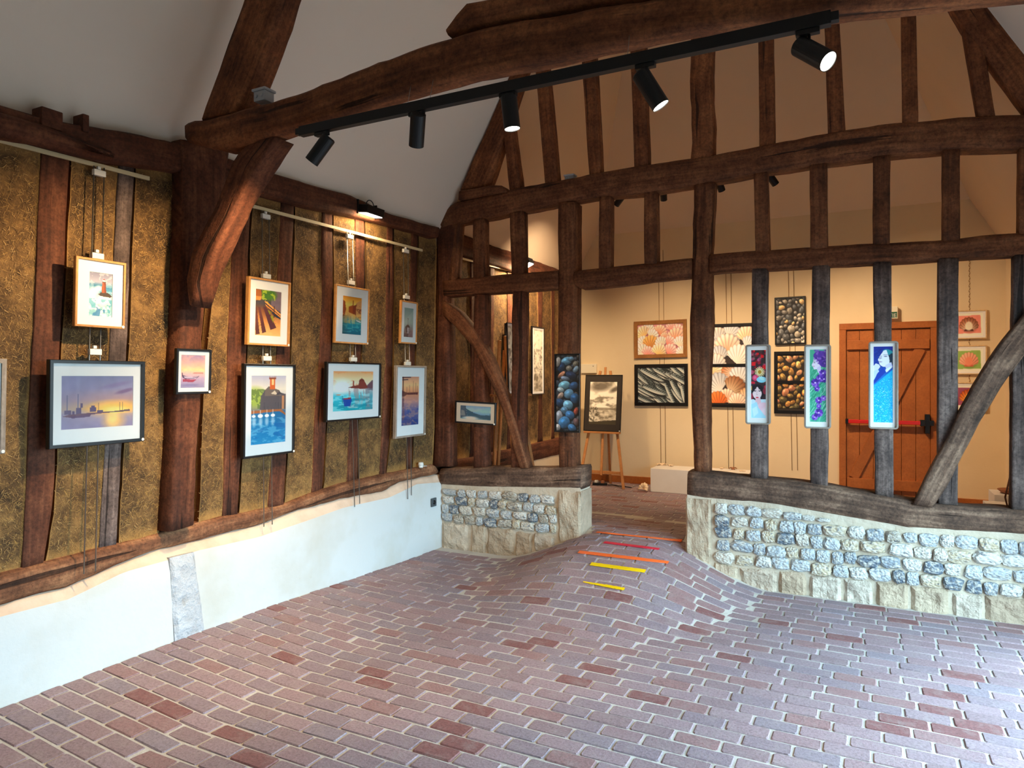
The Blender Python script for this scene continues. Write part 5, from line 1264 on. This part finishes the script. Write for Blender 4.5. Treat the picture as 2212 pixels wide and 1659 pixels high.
# ================================================================== TRACK LIGHTS
YK = YT - .02
ta, tb = onY(650, 282, YK), onY(1795, 42, YK)
zt_ = (ta.z + tb.z) / 2
track = tag(empty("light_track", (ta.x, YK, zt_)), "long black lighting track slung under the tie beam", "lighting track")
off = -Vector(track.location)
bm = bmesh.new(); box(bm, ta.x, tb.x, YK - .018, YK + .018, zt_ - .026, zt_ + .022, .002)
o = bmobj("track_profile", bm, M["black_metal"], track); o.location = off
for px in (880, 928, 1355):
    p = onY(px, 200, YK); o = tubes("suspension_wire", [((p.x, YK, zt_ + .015), (p.x, YK + .04, zt_ + .16))], .0012, M["steel"], track, 5); o.location = off
for xx in (ta.x - .012, tb.x + .012):
    bm = bmesh.new(); box(bm, xx - .014, xx + .014, YK - .016, YK + .016, zt_ - .017, zt_ + .015, .003); o = bmobj("end_cap", bm, M["black_metal"], track); o.location = off
def spotlight(label, x, y, z, d, length, rad, stem=.05, power=0, lit=True, cone=60, col=WARM, group="black cylinder spotlights on the near track", sw=.35, piv=.35, dx=0.0, blend=.6, rec=.004):
    """x,y,z: underside of the track; d: beam direction"""
    d = Vector(d).normalized()
    root = tag(empty("spotlight", (x, y, z)), label, "spotlight", group)
    bm = bmesh.new(); box(bm, -.045, .035, -.014, .014, -.018, -.0005, .002); bmobj("track_adapter", bm, M["black_metal"], root)
    pv = Vector((dx, 0, -.018 - stem))
    tubes("stem", [((dx, 0, -.012), pv)], .005, M["black_metal"], root)
    a = pv - d * (length * piv); b = a + d * length
    bm = bmesh.new(); tube(bm, a, b - d * .014, rad, n=28); tube(bm, a - d * .006, a, rad * .82, rad, n=28); tube(bm, b - d * .014, b, rad, n=28, caps=False); tube(bm, b - d * .014, b, rad * .93, n=28, caps=False)
    ob = bmobj("lamp_body", bm, M["black_metal"], root)
    bm = bmesh.new(); tube(bm, b - d * .013, b - d * rec, rad * .92, n=28); bmobj("lens", bm, M["lens"] if lit else M["dark_plastic"], root, loc=(0, 0, 0))
    if power:
        L = bpy.data.lights.new("spot_lamp", 'SPOT'); L.energy = power; L.color = col; L.spot_size = math.radians(cone); L.spot_blend = blend; L.shadow_soft_size = .03
        lo = link("spot_lamp", L, root, b + d * .01); lo.rotation_euler = d.to_track_quat('-Z', 'Y').to_euler()
    return root
def tp(px): return onY(px, 200, YK).x
zb_ = zt_ - .026
tg = onX(215, 640, XC)        # aim on the cob wall
s1 = Vector((tp(697), YK, zb_ - .1)); s2 = Vector((tp(902), YK, zb_ - .1))
spotlight("black spotlight nearest the knee brace, tilted towards the cob wall", s1.x, YK, zb_, (-.64, -.16, -.78), .150, .036, power=P_SPOT_LEFT, cone=108, stem=.055, blend=.7, rec=.010)
spotlight("black spotlight second from the knee brace, hanging almost upright", s2.x, YK, zb_, (-.48, .56, -.90), .150, .036, power=P_SPOT_LEFT, cone=110, stem=.045, blend=.7, rec=.010)
spotlight("black lit spotlight hanging straight down, middle of the track", tp(1100), YK, zb_, (.10, .05, -1), .142, .036, power=P_SPOT_RIGHT, cone=60, stem=.02, piv=.14)
spotlight("black lit spotlight tilted to the right, second from the track's right end", tp(1397), YK, zb_, (.48, .16, -.85), .155, .036, power=P_SPOT_RIGHT, cone=60, stem=.06, piv=.30)
spotlight("black lit spotlight at the right end of the track, glowing lens towards the viewer", tp(1748), YK, zb_, (.66, -.36, -.66), .150, .036, power=P_SPOT_RIGHT, cone=60, stem=.06, piv=.35)
# far-room spotlights hang behind the partition's tie beam
YK2 = 7.2
GF = "black spotlights of the far room seen under the partition tie beam"
ft = []
for lb, px, py, dd, pw in (("tilted black far-room spotlight left of the partition king post", 1342, 430, (-.72, .35, -.62), 1), ("upright black far-room spotlight beside the partition king post", 1433, 416, (-.12, .62, -.80), 1),
                           ("black far-room spotlight peeping past the partition king post", 1553, 396, (.2, .62, -.80), 1), ("black far-room spotlight right of the partition king post", 1664, 384, (.50, .62, -.78), 1)):
    p = onY(px, py, YK2)
    spotlight(lb, p.x, YK2, p.z + .06, dd, .15, .036, stem=.03, power=P_SPOT_FAR, cone=82, lit=True, col=WARM2, group=GF, blend=1.0, rec=.012); ft.append(p)
zz = max(p.z for p in ft) + .081
trk2 = tag(boxobj("light_track", ft[0].x - .5, ft[-1].x + .5, YK2 - .018, YK2 + .018, zz - .02, zz + .016, M["black_metal"]), "black lighting track in the far room behind the partition tie beam", "lighting track")
# wall floodlights
def flood(label, p, ry, power, w=.16, glare=1.0):
    root = tag(empty("floodlight", p), label, "floodlight", "small black floodlights on the wall plate")
    bm = bmesh.new(); box(bm, -.02, .075, -w / 2, w / 2, -.035, .03, .006); b = bmobj("housing", bm, M["black_metal"], root, rot=(0, ry, 0))
    bm = bmesh.new(); box(bm, -.015, .065, -w / 2 + .012, w / 2 - .012, -.041, -.034, .002); bmobj("lens", bm, M["lens"], root, rot=(0, ry, 0))
    bm = bmesh.new(); box(bm, -.05, -.01, -w / 2 - .012, -w / 2 - .002, -.045, .07, .002); box(bm, -.05, -.01, w / 2 + .002, w / 2 + .012, -.045, .07, .002); bmobj("bracket", bm, M["black_metal"], root)
    seg = []; P_ = [Vector((.02, -.01 + .05 * math.cos(a), .03 + .05 * math.sin(a))) for a in [k * math.pi / 8 for k in range(9)]]
    tubes("cable", list(zip(P_, P_[1:])), .004, M["black_metal"], root, 6)
    L = bpy.data.lights.new("flood_lamp", 'AREA'); L.shape = 'RECTANGLE'; L.size = .06; L.size_y = w; L.energy = power; L.color = WARM
    lo = link("flood_lamp", L, root, (.03, 0, -.05)); lo.rotation_euler = (0, math.radians(28) * (1 if ry <= 0 else 1), 0)
    return root
p = onX(797, 455, .05); flood("black floodlight with a lit strip on the wall plate of the near room", (.05, p.y, p.z), math.radians(8), P_FLOOD, .22)
p = onX(1136, 574, .10); flood("small dazzling floodlight on the far room's wall plate", (.10, p.y, p.z + .03), math.radians(-25), P_FLOOD_FAR, .14)

# ================================================================== SMALL FITTINGS
def jbox(label, px, py, y, w=.10, h=.055):
    p = onY(px, py, y)
    root = tag(empty("junction_box", p), label, "junction box", "grey junction boxes on the beams")
    bm = bmesh.new(); box(bm, -w * .42, w * .42, -.035, .035, 0, h, .006); bmobj("box_body", bm, M["grey_plastic"], root)
    bm = bmesh.new(); box(bm, -w / 2, w / 2, -.042, .042, h, h + .014, .004); bmobj("box_lid", bm, M["grey_plastic"], root)
    for s in (-1, 1):
        tubes("cable_entry", [((s * .02, -.036, h * .5), (s * .02, -.042, h * .5))], .010, M["grey_plastic"], root, 10)
jbox("grey junction box on top of the cambered tie beam", 570, 222, YT + .06)
jbox("grey junction box on top of the partition tie beam", 1232, 389, YB + .06, .10, .03)
p = onX(937, 1085, .012)
sk = tag(empty("wall_socket", (.012, p.y, p.z)), "dark grey square wall socket low on the white plinth by the corner", "socket")
bm = bmesh.new(); box(bm, -.008, .006, -.04, .04, -.04, .04, .003); bmobj("plate", bm, M["dark_plastic"], sk)
tubes("socket_well", [((.005, 0, 0), (.0085, 0, 0))], .021, M["black_metal"], sk, 20)
p = onX(909, 1010, -.02)
ss = tag(empty("presence_sensor", (-.02, p.y, p.z)), "small white sensor standing on the left sill beam near the corner", "sensor")
tubes("sensor_base", [((0, 0, 0), (0, 0, .022))], .022, M["white_plastic"], ss, 16); bm = bmesh.new(); tube(bm, (0, 0, .022), (0, 0, .05), .028, .022, 16); bmobj("sensor_head", bm, M["white_plastic"], ss, True)
tubes("sensor_cable", [((0, .02, .01), (0, .10, .004))], .004, M["white_plastic"], ss, 6)

# ------------------------------------------------------------------ tape on the brick ramp
def tape(label, colour, a, b, w, n=22, ragged=0):
    r = random.Random(int(a[0])); V, Fc = [], []
    for k in range(n + 1):
        px, py = a[0] + (b[0] - a[0]) * k / n, a[1] + (b[1] - a[1]) * k / n
        p = onFloor(px, py); ww = w * (1 - ragged * max(0, .6 - k / n) + r.uniform(-.08, .08) * ragged)
        for s in (-.5, .5):
            x, y = p.x, p.y + s * ww
            V.append((x, y, H(x, y) + .0085)); V.append((x, y, H(x, y) + .006))
    for k in range(n):
        i = k * 4; j = i + 4
        Fc += [(i, j, j + 2, i + 2), (i + 1, i + 3, j + 3, j + 1), (i, i + 1, j + 1, j), (i + 2, j + 2, j + 3, i + 3)]
    return tag(link("tape_strip", mesh("tape_strip", V, Fc, M["tape_" + colour])), label, "tape", "strips of coloured tape on the ramp")
tape("long orange tape strip on the threshold, highest of the five", "orange", (1289, 1151), (1473, 1170), .045)
tape("red tape strip between the two orange strips", "red", (1305, 1173), (1424, 1188), .042)
tape("orange tape strip between the red and yellow strips", "orange", (1250, 1194), (1444, 1217), .045)
tape("wide yellow tape strip below the lower orange one", "yellow", (1276, 1220), (1394, 1236), .045)
tape("frayed thin yellow tape strip, lowest of the five", "yellow", (1260, 1259), (1349, 1275), .03, ragged=1.0)

# ================================================================== FAR ROOM: DOOR, SIGN, EASELS, PLINTHS
dr = structure(empty("door_1"))
dxa, dxb = onY(1813, 900, YF).x, onY(2026, 900, YF).x
dz0, dz1 = .185, onY(1813, 700, YF).z
fw = .075
boxobj("door_frame", dxa, dxa + fw, YF - .05, YF + .02, dz0, dz1, M["door_wood"], dr, .004)
boxobj("door_frame", dxb - fw, dxb, YF - .05, YF + .02, dz0, dz1, M["door_wood"], dr, .004)
boxobj("door_frame", dxa, dxb, YF - .055, YF + .02, dz1 - fw, dz1, M["door_wood"], dr, .004)
ia, ib = dxa + fw, dxb - fw; npk = 6
for k in range(npk):
    boxobj("plank", ia + (ib - ia) * k / npk + .002, ia + (ib - ia) * (k + 1) / npk - .002, YF - .025, YF + .01, dz0 + .02, dz1 - fw - .005, M["door_wood"], dr, .004)
dh = dz1 - fw - dz0
zl = []
for za, zb in ((dz0 + .14, dz0 + .26), (dz0 + .90 * 1.0, dz0 + 1.0), (dz1 - fw - .24, dz1 - fw - .13)):
    if za < dz0 + .5 or za > dz0 + 1.3: boxobj("ledge", ia + .01, ib - .01, YF - .06, YF - .024, za, zb, M["door_wood"], dr, .004)
barobj("door_brace", (ia + .08, YF - .037, dz0 + .26), (ib - .10, YF - .037, dz1 - fw - .24), .11, .024, M["door_wood"], dr, Vector((0, 1, 0)))
zbar = onY(1920, 912, YF - .09).z
bm = bmesh.new(); box(bm, ia + .02, ib - .10, YF - .115, YF - .08, zbar - .022, zbar + .022, .006); pb_ = bmobj("panic_bar", bm, M["red_bar"], dr)
boxobj("bar_end", ia - .005, ia + .025, YF - .12, YF - .025, zbar - .028, zbar + .028, M["black_metal"], pb_, .004)
boxobj("bar_latch", ib - .105, ib - .055, YF - .12, YF - .025, zbar - .034, zbar + .034, M["black_metal"], pb_, .004)
boxobj("bar_latch", ib - .058, ib - .01, YF - .10, YF - .025, zbar - .12, zbar + .10, M["black_metal"], pb_, .004)
boxobj("bar_latch", ib - .02, ib + .03, YF - .10, YF - .045, zbar - .03, zbar + .03, M["black_metal"], pb_, .004)
# exit sign above the door
sa, sb = onY(1888, 680, YF).x, onY(1939, 680, YF).x; sz0, sz1 = onY(1910, 690, YF).z, onY(1910, 664, YF).z
sg = tag(empty("exit_sign", ((sa + sb) / 2, YF, sz0)), "exit sign over the plank door, mostly hidden by a stud", "sign")
bm = bmesh.new(); box(bm, -(sb - sa) / 2, (sb - sa) / 2, -.075, 0, 0, sz1 - sz0, .006); bmobj("sign_box", bm, M["lamp_cream"], sg)
bm = bmesh.new(); box(bm, -(sb - sa) / 2 + .02, (sb - sa) / 2 - .008, -.0775, -.074, .012, (sz1 - sz0) * .55, 0); bmobj("sign_panel", bm, M["green_sign"], sg)
cu = bpy.data.curves.new("sign_text", 'FONT'); cu.body = "SORTIE"; cu.size = .062; cu.align_x = 'RIGHT'; cu.extrude = .0006
_to = bpy.data.objects.new("sign_text", cu); COL.objects.link(_to); bpy.context.view_layer.update()
_tm = bpy.data.meshes.new_from_object(_to.evaluated_get(bpy.context.evaluated_depsgraph_get())); bpy.data.objects.remove(_to)
_tm.materials.clear(); _tm.materials.append(M["white_plastic"]); link("sign_lettering", _tm, sg, ((sb - sa) / 2 - .012, -.0785, .018), (math.pi / 2, 0, 0))

def easel(label, loc, rz, shelf_z, peg=True, top=1.55):
    root = tag(empty("easel", loc, (0, 0, rz)), label, "easel", "pine studio easels in the far room")
    lean = .18
    yb = lambda z: lean * z / 1.5
    for s in (-1, 1): barobj("front_leg", (s * .315, 0, 0), (s * .07, yb(top), top), .035, .022, M["pine"], root)
    barobj("mast", (0, yb(.16), .16), (0, yb(top + .05), top + .05), .03, .02, M["pine"], root)
    barobj("rear_leg", (0, .40, 0), (0, yb(top - .1) + .03, top - .1), .03, .022, M["pine"], root)
    barobj("crossbar", (-.27, yb(.20) + .012, .20), (.27, yb(.20) + .012, .20), .04, .018, M["pine"], root)
    barobj("shelf", (-.25, yb(shelf_z) - .035, shelf_z - .012), (.25, yb(shelf_z) - .035, shelf_z - .012), .024, .07, M["pine"], root)
    return root
ez = .186
e1 = Vector((0, 0, 0)); fr = onZ(1347, 1057, ez)
ex, ey = fr.x - .315, fr.y
easel("pine easel holding the stormy sky drawing in front of the far wall", (ex, ey, ez), 0, .74)
zb = .74 + ez
pic_w, pic_h = .52, .76
picture("framed_drawing", "dark framed stormy sky drawing standing on the pine easel", (ex - .005, ey + .18 * .74 / 1.5 - .022, zb), pic_w, pic_h, 'P', "black_frame", [(storm, .13, .87, .12, .88)], rl=.008, depth=.02, lean=-math.atan(.12), mat="black_mat", sticker=True, grids=[(60, 96)])
p = onY(1272, 800, YF - .02)
bx_ = tag(empty("cable_cover", (p.x, YF, p.z)), "cream box on the far wall above the easel", "box")
hx = onY(1290, 800, YF).x - p.x
bm = bmesh.new(); box(bm, -hx, hx, -.035, 0, -.04, .09, .005); bmobj("cover", bm, M["lamp_cream"], bx_)
tubes("screw", [((hx * .6, -.034, .06), (hx * .6, -.037, .06))], .008, M["steel"], bx_, 8)
e2 = (.50, 6.35, ez)
easel("pine easel beside the cob wall, half hidden by the curved brace", e2, math.radians(62), 1.29, top=1.85)
picture("ink_drawing", "tall narrow white drawing standing on the half-hidden easel", (.50 - .10, 6.35 + .06, ez + 1.29), .16, .74, 'L', "black_frame", [(strip_cloud(23), .10, .90, .04, .96)], rl=.008, depth=.016, lean=-.03, mat="paper", sticker=False, grids=[(24, 120)])
# power strip with cables on the floor by the easel
p = onZ(1296, 1048, ez)
pw_ = tag(empty("power_strip", (p.x, p.y, ez)), "black power strip and plugs lying on the floor below the easel", "power strip")
bm = bmesh.new(); box(bm, -.10, .10, -.025, .025, 0.0, .035, .006); bmobj("strip_body", bm, M["black_metal"], pw_, rot=(0, 0, .3))
for k in (-.05, .04): boxobj("plug", k - .02, k + .02, -.02, .02, .03, .065, M["white_plastic"] if k < 0 else M["shell_brown"], pw_)
pts = [Vector((.10, .03, .006)), Vector((.16, .06, .006)), Vector((.25, .02, .006)), Vector((.36, .0, .006)), Vector((.46, -.05, .006))]
tubes("cable", list(zip(pts, pts[1:])), .006, M["black_metal"], pw_, 6)
# plinths and shells
def pedestal(label, x0, x1, y0_, y1_, z0_, z1_):
    bm = bmesh.new(); box(bm, x0, x1, y0_, y1_, z0_, z1_, .006)
    return tag(bmobj("display_plinth", bm, M["white_paint"]), label, "plinth", "white display plinths in the far room")
pf = onZ(1405, 1062, ez)
PX0, PX1, PY0, PY1 = pf.x, onY(1622, 1020, pf.y + .2).x, pf.y, pf.y + .40
PZ = ez + .30
pedestal("long low white plinth with shells beyond the doorway", PX0, PX1, PY0, PY1, ez, PZ)
def shellmesh(r, flat, seed, mat, ribs=11, name="shell_valve"):
    nu, nv = 34, 9; V, Fc = [], []
    for j in range(nv + 1):
        t = j / nv
        for i in range(nu + 1):
            a = -1.9 + 3.8 * i / nu
            rr = r * t * (1 + .04 * math.cos(a * ribs * 1.0)) * (1.0 - .10 * abs(a) / 1.9)
            z = flat * r * math.sin(min(1, t) * math.pi * .72) * (1 + .08 * math.cos(a * ribs)) - flat * r * math.sin(math.pi * .72) * t * .55
            V.append((rr * math.sin(a), rr * math.cos(a) - r * .4, max(z, 0) + .002))
    for j in range(nv):
        for i in range(nu): Fc.append((j * (nu + 1) + i, j * (nu + 1) + i + 1, (j + 1) * (nu + 1) + i + 1, (j + 1) * (nu + 1) + i))
    return mesh(name, V, Fc, mat, True)
def shell(label, loc, r, rot, mat="shell", flat=.5, group="scallop shells on the long plinth"):
    o = tag(empty("scallop_shell", loc, rot), label, "shell", group)
    v = link("valve", shellmesh(r, flat, 1, M[mat]), o); sm = v.modifiers.new("thickness", 'SOLIDIFY'); sm.thickness = .003
    b = link("hinge_ears", mesh("hinge_ears", [(-r * .45, -r * .42, .002), (r * .45, -r * .42, .002), (r * .35, -r * .1, .006), (-r * .35, -r * .1, .006), (-r * .45, -r * .42, .008), (r * .45, -r * .42, .008), (r * .35, -r * .1, .012), (-r * .35, -r * .1, .012)], [(0, 3, 2, 1), (4, 5, 6, 7), (0, 1, 5, 4), (1, 2, 6, 5), (2, 3, 7, 6), (3, 0, 4, 7)], M[mat]), o)
    return o
def onp(px, py): q = onZ(px, py, PZ); return (min(max(q.x, PX0 + .05), PX1 - .05), min(max(q.y, PY0 + .06), PY1 - .06), PZ)
shell("large pale open shell at the left end of the plinth", onp(1426, 1003), .075, (0, 0, .5))
shell("smaller pinkish shell next to the large one on the plinth", onp(1449, 1007), .05, (0, 0, -.6))
shell("brown shell on the plinth right of the doorway post", onp(1584, 1014), .055, (0, 0, .2), "shell_brown", .7)
shell("pale shell beside the brown one on the plinth", onp(1560, 1012), .04, (0, 0, 1.4))
shell("flat white shell near the plinth's right end", onp(1602, 1018), .045, (0, 0, 2.6), "shell", .25)
q = onZ(1400, 1058, ez)
shell("big ribbed cream shell leaning on the floor against the plinth", (PX0 - .075, PY0 + .0, ez + .055), .085, (math.radians(65), 0, -.4), "shell", .6, "shell on the floor")
# objects behind the right sill
q0, q1 = onY(2148, 1066, 8.0), onY(2200, 1066, 8.0)
pedestal("small white plinth with a brown shell dish at the right edge", q0.x, min(q0.x + .42, XR - .02), 8.0, 8.36, ez, q0.z - .01)
bm = bmesh.new(); tube(bm, (0, 0, 0), (0, 0, .035), .09, .13, 24, False); bm.faces.new([v for v in bm.verts if v.co.z < .001])
dsh = tag(bmobj("shell_dish", bm, M["shell_brown"], None, True, (q0.x + .17, 8.14, q0.z - .009)), "brown shallow shell dish on the small plinth", "dish"); sm = dsh.modifiers.new("thickness", 'SOLIDIFY'); sm.thickness = .004
q2 = onY(2112, 1082, 8.3)
pedestal("low white table top with paper lying behind the right sill", q2.x, min(q2.x + .62, XR - .02), 7.55, 7.97, ez, .47)
pp = tag(boxobj("paper_sheet", q2.x + .22, q2.x + .52, 7.62, 7.90, .4705, .473, M["lamp_cream"], None, 0), "cream paper sheet on the low white table top", "paper")
p = onY(2188, 1100, YB + .16)
cd = tag(empty("cable_loop", p), "brown cable loop hanging beside the rightmost stud behind the sill", "cable")
P_ = [Vector((.02, .01, .95)), Vector((.0, .01, .5)), Vector((-.01, .01, .25)), Vector((-.045, .0, .08)), Vector((-.03, .0, .01)), Vector((.01, .0, .03)), Vector((.03, .01, .2)), Vector((.035, .01, .6))]
tubes("cable", list(zip(P_, P_[1:])), .006, M["shell_brown"], cd, 6)
